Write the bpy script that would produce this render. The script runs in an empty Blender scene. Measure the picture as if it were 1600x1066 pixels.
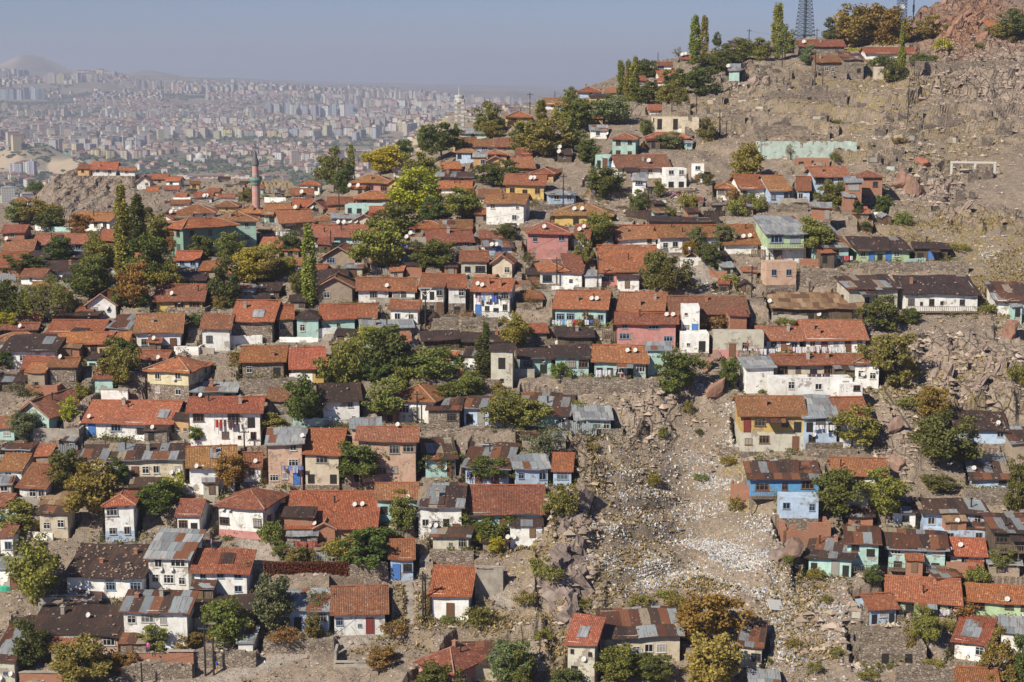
import bpy, math, random
import numpy as np
from mathutils import Vector, Matrix
random.seed(7); RNG = np.random.default_rng(7)
S = bpy.context.scene
COL = S.collection
R_ = math.radians
F = 2537.0
TH = math.atan(413.0 / F)
CT, ST = math.cos(TH), math.sin(TH)

# ------------------------------------------------------------------ picture <-> place
def P(u, v, Y):
    """the point of the place seen at (u, v) of the photograph, Y metres north of the viewpoint"""
    x = (u - 800) / F; w = -(v - 533) / F
    dy = CT + w * ST; dz = -ST + w * CT
    return Vector((x / dy * Y, Y, dz / dy * Y))
def scl(v, Y):                      # photograph pixels per metre
    w = -(v - 533) / F
    return F * (CT + w * ST) / Y
def proj(p):
    d = p[1] * CT - p[2] * ST
    return 800 + F * p[0] / d, 533 - F * (p[1] * ST + p[2] * CT) / d

# distance of the slope, by columns of azimuth
_base = [(1400, 146), (1180, 165), (1066, 177), (900, 193), (750, 209), (600, 228)]
_cols = {
 -300: [(450, 264), (400, 285), (350, 325), (335, 350), (330, 400), (322, 460)],
 0: [(450, 262), (400, 284), (350, 325), (335, 350), (330, 400), (322, 460)],
 48: [(450, 262), (400, 284), (350, 324), (335, 350), (330, 405), (310, 455)],
 85: [(450, 262), (400, 284), (350, 323), (336, 350), (332, 412), (268, 447)],
 205: [(450, 262), (400, 284), (350, 321), (336, 347), (331, 410), (262, 447)],
 245: [(450, 262), (400, 284), (350, 320), (332, 350), (318, 395), (285, 452)],
 300: [(450, 262), (400, 284), (350, 318), (320, 365), (300, 420), (276, 480)],
 400: [(450, 262), (400, 283), (350, 315), (320, 355), (302, 395), (285, 450)],
 500: [(450, 261), (400, 280), (350, 306), (320, 335), (290, 395)],
 600: [(450, 260), (400, 276), (350, 297), (300, 328), (262, 365)],
 700: [(450, 259), (400, 273), (350, 291), (300, 317), (250, 347), (215, 377)],
 800: [(450, 258), (400, 271), (350, 288), (300, 311), (250, 337), (200, 372), (178, 395)],
 900: [(450, 258), (350, 286), (300, 307), (250, 332), (200, 362), (145, 412)],
 1000: [(450, 258), (350, 286), (300, 305), (250, 329), (200, 357), (150, 395), (110, 440)],
 1100: [(450, 258), (350, 285), (300, 304), (250, 326), (200, 353), (150, 388), (78, 455)],
 1200: [(450, 258), (350, 285), (300, 303), (250, 324), (200, 350), (150, 383), (100, 422), (66, 460)],
 1400: [(450, 258), (350, 284), (300, 302), (250, 322), (200, 347), (150, 378), (100, 415), (48, 462)],
 1500: [(450, 257), (350, 283), (300, 301), (250, 320), (200, 345), (150, 375), (60, 432), (0, 478), (-70, 540)],
 1900: [(450, 254), (350, 280), (300, 297), (250, 316), (200, 340), (150, 368), (60, 420), (0, 462), (-120, 545)],
}
_cu = sorted(_cols)
_ct = {}
for c in _cu:
    pts = _base + _cols[c]
    (v1, d1) = pts[-1]
    pts = pts + [(v1 - 300, d1 + 330)]
    pts.reverse()
    _ct[c] = (np.array([p[0] for p in pts], float), np.array([p[1] for p in pts], float))
_rv = [(-300, 322), (0, 322), (40, 322), (60, 302), (85, 280), (115, 268), (150, 264), (195, 266), (222, 276), (245, 288), (300, 277), (400, 286), (460, 292), (500, 290), (560, 278), (600, 262), (650, 240), (700, 216), (740, 198), (800, 178), (850, 160),
       (900, 146), (950, 128), (1000, 110), (1040, 94), (1080, 82), (1120, 76), (1200, 67), (1300, 63), (1390, 55), (1420, 42), (1437, 22), (1470, 3), (1500, -25), (1600, -75), (1900, -110)]
def ridge_v(u): return np.interp(u, [a for a, b in _rv], [b for a, b in _rv])
_vt = np.arange(-430, 1402, 2.0)
_tab = np.array([np.interp(_vt, *_ct[c]) for c in _cu])
def gully(u, v):
    g = 7.0 * np.exp(-((u - (1090 - (v - 760) * .12)) / 95.0) ** 2 - ((v - 800) / 130.0) ** 2)
    g = g - 2.5 * np.exp(-((u - 880) / 40.0) ** 2 - ((v - 850) / 110.0) ** 2)
    return g
def DIST(u, v):
    u = np.asarray(u, float); v = np.asarray(v, float)
    k = np.clip(np.searchsorted(_cu, u) - 1, 0, len(_cu) - 2)
    cu = np.array(_cu, float)
    t = np.clip((u - cu[k]) / (cu[k + 1] - cu[k]), 0, 1)
    j = np.clip((v + 430) / 2.0, 0, len(_vt) - 1.001); j0 = j.astype(int); fj = j - j0
    a = _tab[k, j0] * (1 - fj) + _tab[k, j0 + 1] * fj
    b = _tab[k + 1, j0] * (1 - fj) + _tab[k + 1, j0 + 1] * fj
    return a * (1 - t) + b * t + gully(u, v)

# ------------------------------------------------------------------ noise
_L = RNG.random((256, 256))
def vnoise(x, y):
    xi = np.floor(x).astype(int); yi = np.floor(y).astype(int)
    fx = x - xi; fy = y - yi; fx = fx * fx * (3 - 2 * fx); fy = fy * fy * (3 - 2 * fy)
    a = _L[xi & 255, yi & 255]; b = _L[(xi + 1) & 255, yi & 255]; c = _L[xi & 255, (yi + 1) & 255]; d = _L[(xi + 1) & 255, (yi + 1) & 255]
    return (a * (1 - fx) + b * fx) * (1 - fy) + (c * (1 - fx) + d * fx) * fy
def fbm(x, y, o=4):
    s = 0; a = .5; t = 0
    for i in range(o):
        s = s + a * vnoise(x + 17.3 * i, y + 9.1 * i); t += a; a *= .5; x = x * 2.03; y = y * 2.03
    return s / t

# ------------------------------------------------------------------ mesh builder
class MB:
    def __init__(s): s.v = []; s.f = []; s.m = []; s.uv = []
    def face(s, pts, mi=0, uv=None):
        b = len(s.v); s.v.extend([tuple(p) for p in pts]); s.f.append(tuple(range(b, b + len(pts)))); s.m.append(mi)
        s.uv.append(uv or [(0, 0)] * len(pts))
    def box(s, a, b, mi=0, M=None):
        x0, y0, z0 = a; x1, y1, z1 = b
        c = [(x0, y0, z0), (x1, y0, z0), (x1, y1, z0), (x0, y1, z0), (x0, y0, z1), (x1, y0, z1), (x1, y1, z1), (x0, y1, z1)]
        if M is not None: c = [tuple(M @ Vector(p)) for p in c]
        o = len(s.v); s.v.extend(c)
        for f in ((0, 3, 2, 1), (4, 5, 6, 7), (0, 1, 5, 4), (1, 2, 6, 5), (2, 3, 7, 6), (3, 0, 4, 7)):
            s.f.append(tuple(o + i for i in f)); s.m.append(mi); s.uv.append([(0, 0)] * 4)
    def bar(s, p, q, r, mi=0, n=4, r2=None):
        p = Vector(p); q = Vector(q); d = (q - p)
        if d.length < 1e-6: return
        d.normalize(); a = d.orthogonal().normalized(); b = d.cross(a); r2 = r if r2 is None else r2
        o = len(s.v)
        for c, rr in ((p, r), (q, r2)):
            for k in range(n):
                t = 2 * math.pi * (k + .5) / n; s.v.append(tuple(c + (a * math.cos(t) + b * math.sin(t)) * rr))
        for k in range(n):
            k2 = (k + 1) % n; s.f.append((o + k, o + k2, o + n + k2, o + n + k)); s.m.append(mi); s.uv.append([(0, 0)] * 4)
        s.f.append(tuple(o + k for k in range(n))[::-1]); s.m.append(mi); s.uv.append([(0, 0)] * n)
        s.f.append(tuple(o + n + k for k in range(n))); s.m.append(mi); s.uv.append([(0, 0)] * n)
    def lathe(s, prof, n=12, mi=0, c=(0, 0)):
        o = len(s.v)
        for (r, z) in prof:
            for k in range(n): t = 2 * math.pi * k / n; s.v.append((c[0] + r * math.cos(t), c[1] + r * math.sin(t), z))
        for j in range(len(prof) - 1):
            for k in range(n):
                k2 = (k + 1) % n; s.f.append((o + j * n + k, o + j * n + k2, o + (j + 1) * n + k2, o + (j + 1) * n + k)); s.m.append(mi); s.uv.append([(0, 0)] * 4)
    def patch(s, A, B, C, D, nx, ny, disp, th=.1, mi=0, sx=1.0, cell=1):
        """roof sheet A-B (eave) to D-C (top): displaced grid with a turned-down rim; uv in metres"""
        A, B, C, D = map(Vector, (A, B, C, D)); o = len(s.v)
        L = max((B - A).length, (C - D).length); H = max((D - A).length, (C - B).length)
        n = (B - A).cross(D - A); n = n.normalized() if n.length > 1e-6 else Vector((0, 0, 1))
        ux = (B - A) if (B - A).length > 1e-6 else (C - D); ux = ux.normalized(); uy = n.cross(ux)
        for j in range(ny + 1):
            for i in range(nx + 1):
                a = i / nx; b = j / ny
                p = (A * (1 - a) + B * a) * (1 - b) + (D * (1 - a) + C * a) * b
                k = disp(p, (i in (0, nx)) or (j in (0, ny)))
                s.v.append((p.x, p.y, p.z + k))
        for j in range(ny):
            for i in range(nx):
                q = [o + j * (nx + 1) + i, o + j * (nx + 1) + i + 1, o + (j + 1) * (nx + 1) + i + 1, o + (j + 1) * (nx + 1) + i]
                s.f.append(tuple(q)); s.m.append(mi)
                s.uv.append([((Vector(s.v[t]) - A).dot(ux), (Vector(s.v[t]) - A).dot(uy)) for t in q])
        rim = [o + i for i in range(nx + 1)] + [o + j * (nx + 1) + nx for j in range(1, ny + 1)] + [o + ny * (nx + 1) + i for i in range(nx - 1, -1, -1)] + [o + j * (nx + 1) for j in range(ny - 1, 0, -1)]
        lo = len(s.v)
        for r in rim: x, y, z = s.v[r]; s.v.append((x, y, z - th))
        m = len(rim)
        for k in range(m):
            k2 = (k + 1) % m; s.f.append((rim[k], lo + k, lo + k2, rim[k2])); s.m.append(mi); s.uv.append([(0, 0), (0, .1), (.1, .1), (.1, 0)])
        s.f.append(tuple(lo + k for k in range(m))[::-1]); s.m.append(mi); s.uv.append([(0, 0)] * m)
    def mesh(s, name, mats):
        me = bpy.data.meshes.new(name); me.from_pydata(s.v, [], s.f)
        for m in (mats if isinstance(mats, (list, tuple)) else [mats]): me.materials.append(m)
        me.polygons.foreach_set('material_index', s.m)
        l = me.uv_layers.new(name='UVMap'); flat = [c for f in s.uv for p in f for c in p]; l.data.foreach_set('uv', flat)
        me.update(); return me
    def build(s, name, mats, parent=None, color=None, loc=None):
        o = bpy.data.objects.new(name, s.mesh(name, mats)); COL.objects.link(o)
        if parent is not None: o.parent = parent
        if color: o.color = (*color, 1)
        if loc is not None: o.location = loc
        return o
def tag(o, label, cat=None, group=None, kind=None):
    if label: o['label'] = label
    if cat: o['category'] = cat
    if group: o['group'] = group
    if kind: o['kind'] = kind
    return o
def empty(name, loc, rz=0):
    o = bpy.data.objects.new(name, None); COL.objects.link(o); o.location = loc; o.rotation_euler[2] = rz; o.empty_display_size = .5; return o
def use(name, me, parent, loc=(0, 0, 0), scale=(1, 1, 1), rz=0, color=None):
    o = bpy.data.objects.new(name, me); COL.objects.link(o); o.parent = parent; o.location = loc; o.scale = scale; o.rotation_euler[2] = rz
    if color: o.color = (*color, 1)
    return o
def np_mesh(name, V, Fq, mat, col=None, smooth=False, fcol=None):
    me = bpy.data.meshes.new(name); V = np.asarray(V, np.float32); Fq = np.asarray(Fq, np.int32); n, k = Fq.shape
    me.vertices.add(len(V)); me.vertices.foreach_set('co', V.ravel()); me.loops.add(n * k); me.loops.foreach_set('vertex_index', Fq.ravel())
    me.polygons.add(n); me.polygons.foreach_set('loop_start', np.arange(0, n * k, k, dtype=np.int32)); me.polygons.foreach_set('loop_total', np.full(n, k, np.int32))
    me.update(calc_edges=True); me.validate()
    if col is not None:
        a = me.color_attributes.new('Col', 'FLOAT_COLOR', 'POINT'); c = np.ones((len(V), 4), np.float32); c[:, :col.shape[1]] = col; a.data.foreach_set('color', c.ravel())
    me.polygons.foreach_set('use_smooth', np.full(n, smooth))
    if mat: me.materials.append(mat)
    return me

# ------------------------------------------------------------------ materials
class NT:
    def __init__(s, name):
        s.m = bpy.data.materials.new(name); s.m.use_nodes = True; s.t = s.m.node_tree; s.b = s.t.nodes['Principled BSDF']; s.b.inputs['Roughness'].default_value = .9
        s.b.inputs['Specular IOR Level'].default_value = .25
    def n(s, typ, ins=None, **kw):
        x = s.t.nodes.new(typ)
        for k, v in kw.items(): setattr(x, k, v)
        for k, v in (ins or {}).items():
            if isinstance(v, bpy.types.NodeSocket): s.t.links.new(v, x.inputs[k])
            else: x.inputs[k].default_value = v
        return x
    def noise(s, vec, scale, det=4, rough=.6): return s.n('ShaderNodeTexNoise', {'Vector': vec, 'Scale': scale, 'Detail': det, 'Roughness': rough}).outputs['Fac']
    def ramp(s, fac, stops, const=False):
        r = s.n('ShaderNodeValToRGB', {'Fac': fac}); e = r.color_ramp
        if const: e.interpolation = 'CONSTANT'
        while len(e.elements) < len(stops): e.elements.new(.5)
        for i, (p, c) in enumerate(stops):
            e.elements[i].position = p; e.elements[i].color = (c, c, c, 1) if isinstance(c, (int, float)) else (*c, 1)
        return r.outputs['Color']
    def mix(s, fac, a, b, mode='MIX'):
        x = s.n('ShaderNodeMix', data_type='RGBA', blend_type=mode)
        for k, v in ((0, fac), (6, a), (7, b)):
            if isinstance(v, bpy.types.NodeSocket): s.t.links.new(v, x.inputs[k])
            elif isinstance(v, (int, float)): x.inputs[k].default_value = v if k == 0 else (v, v, v, 1)
            else: x.inputs[k].default_value = (*v, 1)
        return x.outputs[2]
    def math(s, op, a, b=0.0):
        x = s.n('ShaderNodeMath', operation=op)
        for k, v in ((0, a), (1, b)):
            if isinstance(v, bpy.types.NodeSocket): s.t.links.new(v, x.inputs[k])
            else: x.inputs[k].default_value = v
        return x.outputs[0]
    def vec(s, scale=(1, 1, 1), kind='Object', rnd=True):
        if kind == 'UV': v = s.n('ShaderNodeTexCoord').outputs['UV']
        elif kind == 'Pos': v = s.n('ShaderNodeNewGeometry').outputs['Position']; rnd = False
        else: v = s.n('ShaderNodeTexCoord').outputs['Object']
        if rnd:
            r = s.math('MULTIPLY', s.n('ShaderNodeObjectInfo').outputs['Random'], 61.0)
            c = s.n('ShaderNodeCombineXYZ', {0: r, 1: r, 2: r if kind != 'UV' else 0.0}).outputs[0]
            if kind == 'UV': c = s.n('ShaderNodeVectorMath', {0: c}, operation='FLOOR').outputs[0]
            v = s.n('ShaderNodeVectorMath', {0: v, 1: c}, operation='ADD').outputs[0]
        return s.n('ShaderNodeVectorMath', {0: v, 1: scale}, operation='MULTIPLY').outputs[0]
    def out(s, col, bump=None, dist=.03, strength=1.0, rough=None):
        if isinstance(col, bpy.types.NodeSocket): s.t.links.new(col, s.b.inputs['Base Color'])
        else: s.b.inputs['Base Color'].default_value = (*col, 1)
        if bump is not None:
            b = s.n('ShaderNodeBump', {'Height': bump, 'Distance': dist, 'Strength': strength}); s.t.links.new(b.outputs[0], s.b.inputs['Normal'])
        if rough is not None: s.b.inputs['Roughness'].default_value = rough
        return s.m
    def oc(s): return s.n('ShaderNodeObjectInfo').outputs['Color']

def m_plaster():
    t = NT('plaster'); v = t.vec(); c = t.oc()
    dirt = t.ramp(t.noise(v, .9, 6, .7), [(.42, 0), (.62, 1)])
    c = t.mix(t.math('MULTIPLY', dirt, .5), c, t.mix(1.0, c, (.62, .55, .47), 'MULTIPLY'))
    vs = t.n('ShaderNodeVectorMath', {0: v, 1: (2.2, 2.2, .25)}, operation='MULTIPLY').outputs[0]
    st = t.ramp(t.noise(vs, 1.2, 3), [(.58, 0), (.72, 1)])
    c = t.mix(t.math('MULTIPLY', st, .4), c, (.25, .2, .15))
    peel = t.ramp(t.noise(v, .55, 8, .68), [(.585, 0), (.6, 1)])
    c = t.mix(t.math('MULTIPLY', peel, .8), c, t.mix(t.noise(v, 5), (.2, .15, .11), (.38, .31, .25)))
    return t.out(c, t.math('SUBTRACT', t.noise(v, 6), peel), .03)
def m_brick():
    t = NT('brick'); g = t.n('ShaderNodeSeparateXYZ', {0: t.vec(rnd=False)}); uv = t.n('ShaderNodeCombineXYZ', {0: t.math('ADD', g.outputs[0], g.outputs[1]), 1: g.outputs[2]}).outputs[0]
    b = t.n('ShaderNodeTexBrick', {'Vector': uv, 'Color1': (.42, .16, .08, 1), 'Color2': (.26, .085, .045, 1), 'Mortar': (.3, .25, .2, 1), 'Scale': 1, 'Mortar Size': .012, 'Brick Width': .26, 'Row Height': .11})
    n = t.noise(t.vec(), .8, 6); c = t.mix(t.math('MULTIPLY', t.ramp(n, [(.4, 0), (.7, 1)]), .5), b.outputs[0], (.3, .22, .16))
    return t.out(t.mix(t.math('MULTIPLY', t.noise(t.vec(), 4), .5), c, (.36, .17, .1)), b.outputs[1], .01)
def stone_nodes(t, v, sc=2.4):
    vs = t.n('ShaderNodeVectorMath', {0: v, 1: (1, 1, 1.5)}, operation='MULTIPLY').outputs[0]
    vo = t.n('ShaderNodeTexVoronoi', {'Vector': vs, 'Scale': sc, 'Randomness': 1.0}); ve = t.n('ShaderNodeTexVoronoi', {'Vector': vs, 'Scale': sc}, feature='DISTANCE_TO_EDGE')
    g = t.n('ShaderNodeSeparateColor', {0: vo.outputs['Color']}).outputs[0]
    edge = t.ramp(ve.outputs['Distance'], [(0, 0), (.09, 1)])
    return g, edge
def m_stone():
    t = NT('rubble_masonry'); v = t.vec(kind='Pos'); g, e = stone_nodes(t, v)
    c = t.ramp(g, [(0, (.12, .09, .07)), (.4, (.24, .19, .145)), (.75, (.32, .255, .195)), (1, (.42, .345, .27))])
    c = t.mix(t.ramp(t.noise(v, .7, 6), [(.4, 0), (.65, .7)]), c, (.28, .23, .18))
    c = t.mix(e, (.13, .1, .08), c)
    return t.out(c, t.math('ADD', e, t.noise(v, 7)), .06)
def m_conc():
    t = NT('concrete'); v = t.vec(kind='Pos'); n = t.noise(v, .8, 8, .7)
    return t.out(t.ramp(n, [(.3, (.2, .17, .14)), (.55, (.34, .3, .25)), (.75, (.44, .39, .33))]), t.noise(v, 9), .02)
def m_wood():
    t = NT('old_boards'); v = t.vec((9, 9, .7)); n = t.noise(v, 1, 3); n2 = t.noise(t.vec(), .8)
    c = t.mix(t.math('MULTIPLY', n2, .6), t.ramp(n, [(.3, (.035, .026, .02)), (.5, (.11, .075, .05)), (.7, (.24, .18, .13))]), t.oc())
    return t.out(c, n, .04)
def m_tile():
    t = NT('roof_tiles'); uv = t.vec(kind='UV', rnd=False); w = t.vec(rnd=True)
    wob = t.math('MULTIPLY', t.noise(w, 1.5), .12)
    uv = t.n('ShaderNodeVectorMath', {0: uv, 1: t.n('ShaderNodeCombineXYZ', {0: wob, 1: wob}).outputs[0]}, operation='ADD').outputs[0]
    b = t.n('ShaderNodeTexBrick', {'Vector': uv, 'Color1': (0, 0, 0, 1), 'Color2': (1, 1, 1, 1), 'Mortar': (.5, .5, .5, 1), 'Scale': 1, 'Mortar Size': .03, 'Mortar Smooth': .6, 'Brick Width': .21, 'Row Height': .29}, offset=0.0)
    c = t.ramp(b.outputs[0], [(0, (.21, .07, .036)), (.3, (.3, .1, .046)), (.65, (.36, .128, .06)), (.93, (.41, .165, .085)), (1, (.5, .28, .17))])
    c = t.mix(1.0, c, t.oc(), 'MULTIPLY')
    pt = t.noise(w, .45, 6, .7)
    c = t.mix(t.ramp(pt, [(.5, 0), (.66, .75)]), c, t.mix(1.0, (.2, .095, .055), t.oc(), 'MULTIPLY'))
    c = t.mix(t.ramp(t.noise(w, 1.1, 6, .75), [(.55, 0), (.68, .6)]), c, (.37, .19, .11))
    c = t.mix(t.math('MULTIPLY', b.outputs[1], .65), c, (.06, .025, .018))
    sp = t.n('ShaderNodeTexVoronoi', {'Vector': w, 'Scale': 1.5}); dots = t.ramp(sp.outputs['Distance'], [(.08, 1), (.11, 0)])
    c = t.mix(t.math('MULTIPLY', dots, .6), c, (.48, .42, .36))
    sx = t.n('ShaderNodeSeparateXYZ', {0: uv}); wave = t.math('ABSOLUTE', t.math('SINE', t.math('MULTIPLY', sx.outputs[0], math.pi / .21)))
    fr = t.math('FRACT', t.math('DIVIDE', sx.outputs[1], .29))
    h = t.math('ADD', t.math('MULTIPLY', wave, .8), t.math('ADD', t.math('MULTIPLY', fr, -.7), t.math('MULTIPLY', t.noise(w, 3.5), 1.0)))
    return t.out(c, h, .06, .9)
def m_sheet(name, stops, rub=0.0, bias=0.0, bw=.95, rh=2.1, jn=.8):
    t = NT(name); uv = t.vec(kind='UV', rnd=True); w = t.vec()
    wob = t.math('MULTIPLY', t.noise(w, .8), .25)
    uv2 = t.n('ShaderNodeVectorMath', {0: uv, 1: t.n('ShaderNodeCombineXYZ', {0: wob, 1: wob}).outputs[0]}, operation='ADD').outputs[0]
    b = t.n('ShaderNodeTexBrick', {'Vector': uv2, 'Color1': (0, 0, 0, 1), 'Color2': (1, 1, 1, 1), 'Mortar': (.5, .5, .5, 1), 'Scale': 1, 'Mortar Size': .02, 'Brick Width': bw, 'Row Height': rh, 'Bias': bias}, offset=.37)
    c = t.ramp(b.outputs[0], stops, True)
    c = t.mix(t.math('MULTIPLY', b.outputs[1], jn), c, (.04, .03, .025))
    rust = t.ramp(t.noise(t.n('ShaderNodeVectorMath', {0: uv, 1: (2.2, .3, 1)}, operation='MULTIPLY').outputs[0], 1.3, 6, .7), [(.52, 0), (.66, .55 if bw > 1.5 else .8)])
    c = t.mix(rust, c, t.mix(t.noise(w, 4), (.07, .032, .02), (.25, .1, .045)))
    if rub:
        sp = t.n('ShaderNodeTexVoronoi', {'Vector': w, 'Scale': 1.3}); c = t.mix(t.math('MULTIPLY', t.ramp(sp.outputs['Distance'], [(.11, 1), (.15, 0)]), rub), c, (.45, .38, .32))
    sx = t.n('ShaderNodeSeparateXYZ', {0: uv}); wave = t.math('SINE', t.math('MULTIPLY', sx.outputs[0], 2 * math.pi / .16))
    t.b.inputs['Metallic'].default_value = .15
    return t.out(c, t.math('ADD', t.math('MULTIPLY', wave, .25), t.noise(w, 1.2)), .06, .8, .6)
Z1, Z2, Z3 = (.27, .29, .3), (.2, .215, .225), (.36, .36, .35); RU, RD, DK, TN, BR = (.2, .085, .045), (.1, .045, .03), (.045, .032, .028), (.36, .3, .21), (.07, .045, .035)
M = {}
M['plaster'] = m_plaster(); M['K'] = m_brick(); M['S'] = m_stone(); M['C'] = m_conc(); M['wood'] = m_wood(); M['t'] = m_tile()
M['r'] = m_sheet('patched_rusty_sheets', [(0, RD), (.2, Z2), (.3, BR), (.52, RU), (.62, (.27, .22, .16)), (.7, DK), (.88, Z1)], .4, bw=1.15, rh=3.4)
M['m'] = m_sheet('dark_sheets', [(0, (.05, .034, .028)), (.2, DK), (.5, (.052, .036, .03)), (.8, (.065, .04, .032)), (.97, Z2)], .3, bw=1.6, rh=3, jn=.4)
M['z'] = m_sheet('grey_zinc_sheets', [(0, Z1), (.3, Z2), (.55, (.3, .31, .31)), (.8, Z3), (.93, RU)], .15)
M['q'] = m_sheet('brown_board_roof', [(0, (.22, .13, .07)), (.3, (.28, .18, .1)), (.6, (.14, .08, .05)), (.8, (.34, .24, .15))], .1)
M['u'] = m_sheet('tar_felt_with_stones', [(0, DK), (.4, BR), (.8, (.055, .037, .03))], .95)
def m_flat(name, c, rough=.7, noise=.3, metal=0):
    t = NT(name); t.b.inputs['Metallic'].default_value = metal
    return t.out(t.mix(t.math('MULTIPLY', t.noise(t.vec(), 3), noise * 2), c, tuple(x * .5 for x in c)), None, rough=rough)
def m_oc(name, rough=.8):
    t = NT(name); c = t.oc(); return t.out(t.mix(t.math('MULTIPLY', t.noise(t.vec(), 2.5), .5), c, t.mix(1.0, c, (.55, .5, .45), 'MULTIPLY')), rough=rough)
M['white'] = m_flat('white_paint', (.56, .54, .5), .6, .3); M['frame'] = m_oc('painted_frame', .6)
M['metal'] = m_flat('dull_steel', (.12, .12, .12), .5, .3, .5); M['iron'] = m_flat('dark_iron', (.03, .026, .024), .7)
M['pole'] = m_flat('tarred_pole', (.045, .035, .028), .9); M['cloth'] = m_oc('cloth'); M['ridge'] = m_flat('mortared_ridge_tiles', (.42, .24, .17), .9, .5)
def m_glass():
    t = NT('window_glass'); t.b.inputs['Specular IOR Level'].default_value = .6
    r = t.n('ShaderNodeObjectInfo').outputs['Random']
    return t.out(t.ramp(r, [(0, (.012, .014, .018)), (.55, (.02, .024, .03)), (.75, (.1, .1, .1)), (.9, (.3, .29, .27))], True), rough=.25)
M['glass'] = m_glass()
def m_leaf(name, tr=.35):
    t = NT(name); g = t.n('ShaderNodeNewGeometry'); c = t.oc(); r = g.outputs['Random Per Island']
    c2 = t.mix(r, t.mix(1.0, c, (.6, .66, .6), 'MULTIPLY'), t.mix(1.0, c, (1.5, 1.38, 1.1), 'MULTIPLY'))
    t.t.links.new(c2, t.b.inputs['Base Color']); t.b.inputs['Roughness'].default_value = .75
    d = t.n('ShaderNodeBsdfTranslucent', {'Color': c2}); x = t.n('ShaderNodeMixShader', {0: tr, 1: t.b.outputs[0], 2: d.outputs[0]})
    t.t.links.new(x.outputs[0], t.t.nodes['Material Output'].inputs['Surface']); return t.m
M['leaf'] = m_leaf('leaves'); M['bark'] = m_flat('bark', (.12, .09, .065), .95, .5)
def m_ground():
    t = NT('hillside_ground'); v = t.vec(kind='Pos'); a = t.n('ShaderNodeVertexColor', layer_name='Col'); sp = t.n('ShaderNodeSeparateColor', {0: a.outputs[0]})
    rock, grass, path = sp.outputs[0], sp.outputs[1], sp.outputs[2]
    n1 = t.noise(v, .12, 8, .65); n2 = t.noise(v, 1.1, 8, .75)
    dirt = t.ramp(n2, [(.3, (.13, .102, .074)), (.5, (.245, .186, .137)), (.68, (.345, .27, .205))])
    dirt = t.mix(t.ramp(n1, [(.4, 0), (.62, .6)]), dirt, (.2, .158, .12))
    g, e = stone_nodes(t, v, 3.2); g2 = t.ramp(g, [(.62, 0), (.66, 1)])
    dirt = t.mix(t.math('MULTIPLY', t.math('MULTIPLY', g2, e), t.ramp(t.noise(v, .5), [(.42, .1), (.6, .95)])), dirt, t.ramp(g, [(.6, (.21, .165, .125)), (1, (.42, .35, .28))]))
    vr = t.n('ShaderNodeVectorMath', {0: v, 1: (1.0, .35, .55)}, operation='MULTIPLY').outputs[0]
    rk = t.ramp(t.noise(vr, .55, 9, .72), [(.3, (.11, .085, .066)), (.48, (.235, .182, .14)), (.62, (.33, .26, .2)), (.78, (.42, .34, .27))])
    cr = t.n('ShaderNodeTexVoronoi', {'Vector': t.mix(.25, vr, t.n('ShaderNodeTexNoise', {'Vector': vr, 'Scale': 1.2}).outputs['Color']), 'Scale': .8}, feature='DISTANCE_TO_EDGE')
    crk = t.ramp(cr.outputs['Distance'], [(0, 0), (.05, 1)]); rk = t.mix(crk, (.07, .055, .045), rk)
    rk = t.mix(a.outputs['Alpha'], rk, t.mix(1.0, rk, (.95, .66, .53), 'MULTIPLY'))
    c = t.mix(rock, dirt, rk)
    gm = t.math('MULTIPLY', grass, t.ramp(t.noise(v, .55, 6, .7), [(.44, 0), (.56, 1)]))
    c = t.mix(gm, c, t.ramp(t.noise(v, 3.5, 4), [(.35, (.1, .085, .035)), (.5, (.24, .18, .075)), (.65, (.36, .27, .12))]))
    c = t.mix(path, c, t.ramp(n2, [(.3, (.24, .2, .165)), (.7, (.36, .31, .26))]))
    h = t.math('ADD', t.math('MULTIPLY', t.math('MULTIPLY', e, g2), .6), t.math('ADD', n2, t.math('MULTIPLY', t.math('MULTIPLY', crk, rock), 1.5)))
    return t.out(c, h, .22, .9)
M['ground'] = m_ground()
def m_rock():
    t = NT('pale_rock'); v = t.vec(kind='Pos'); vr = t.n('ShaderNodeVectorMath', {0: v, 1: (1.0, .4, .5)}, operation='MULTIPLY').outputs[0]
    n = t.noise(vr, .9, 9, .7); c = t.ramp(n, [(.3, (.12, .09, .075)), (.5, (.26, .2, .165)), (.75, (.38, .3, .25))])
    return t.out(t.mix(1.0, c, t.oc(), 'MULTIPLY'), n, .25)
M['rock'] = m_rock()
def m_vc(name, rough=.9):
    t = NT(name); a = t.n('ShaderNodeVertexColor', layer_name='Col'); return t.out(a.outputs[0], rough=rough)
M['litter'] = m_vc('scattered_rubbish', .7); M['rub'] = m_vc('loose_stones')
def m_city():
    t = NT('far_facades'); a = t.n('ShaderNodeVertexColor', layer_name='Col'); g = t.n('ShaderNodeNewGeometry'); s = t.n('ShaderNodeSeparateXYZ', {0: g.outputs['Position']})
    fz = t.math('FRACT', t.math('DIVIDE', s.outputs[2], 3.0)); fx = t.math('FRACT', t.math('DIVIDE', t.math('ADD', s.outputs[0], s.outputs[1]), 3.6))
    w = t.math('MULTIPLY', t.math('MULTIPLY', t.math('GREATER_THAN', fz, .4), t.math('GREATER_THAN', fx, .5)), t.math('LESS_THAN', t.n('ShaderNodeSeparateXYZ', {0: g.outputs['Normal']}).outputs[2], .2))
    return t.out(t.mix(t.math('MULTIPLY', w, .6), a.outputs[0], (.08, .08, .09)))
M['city'] = m_city()
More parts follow.
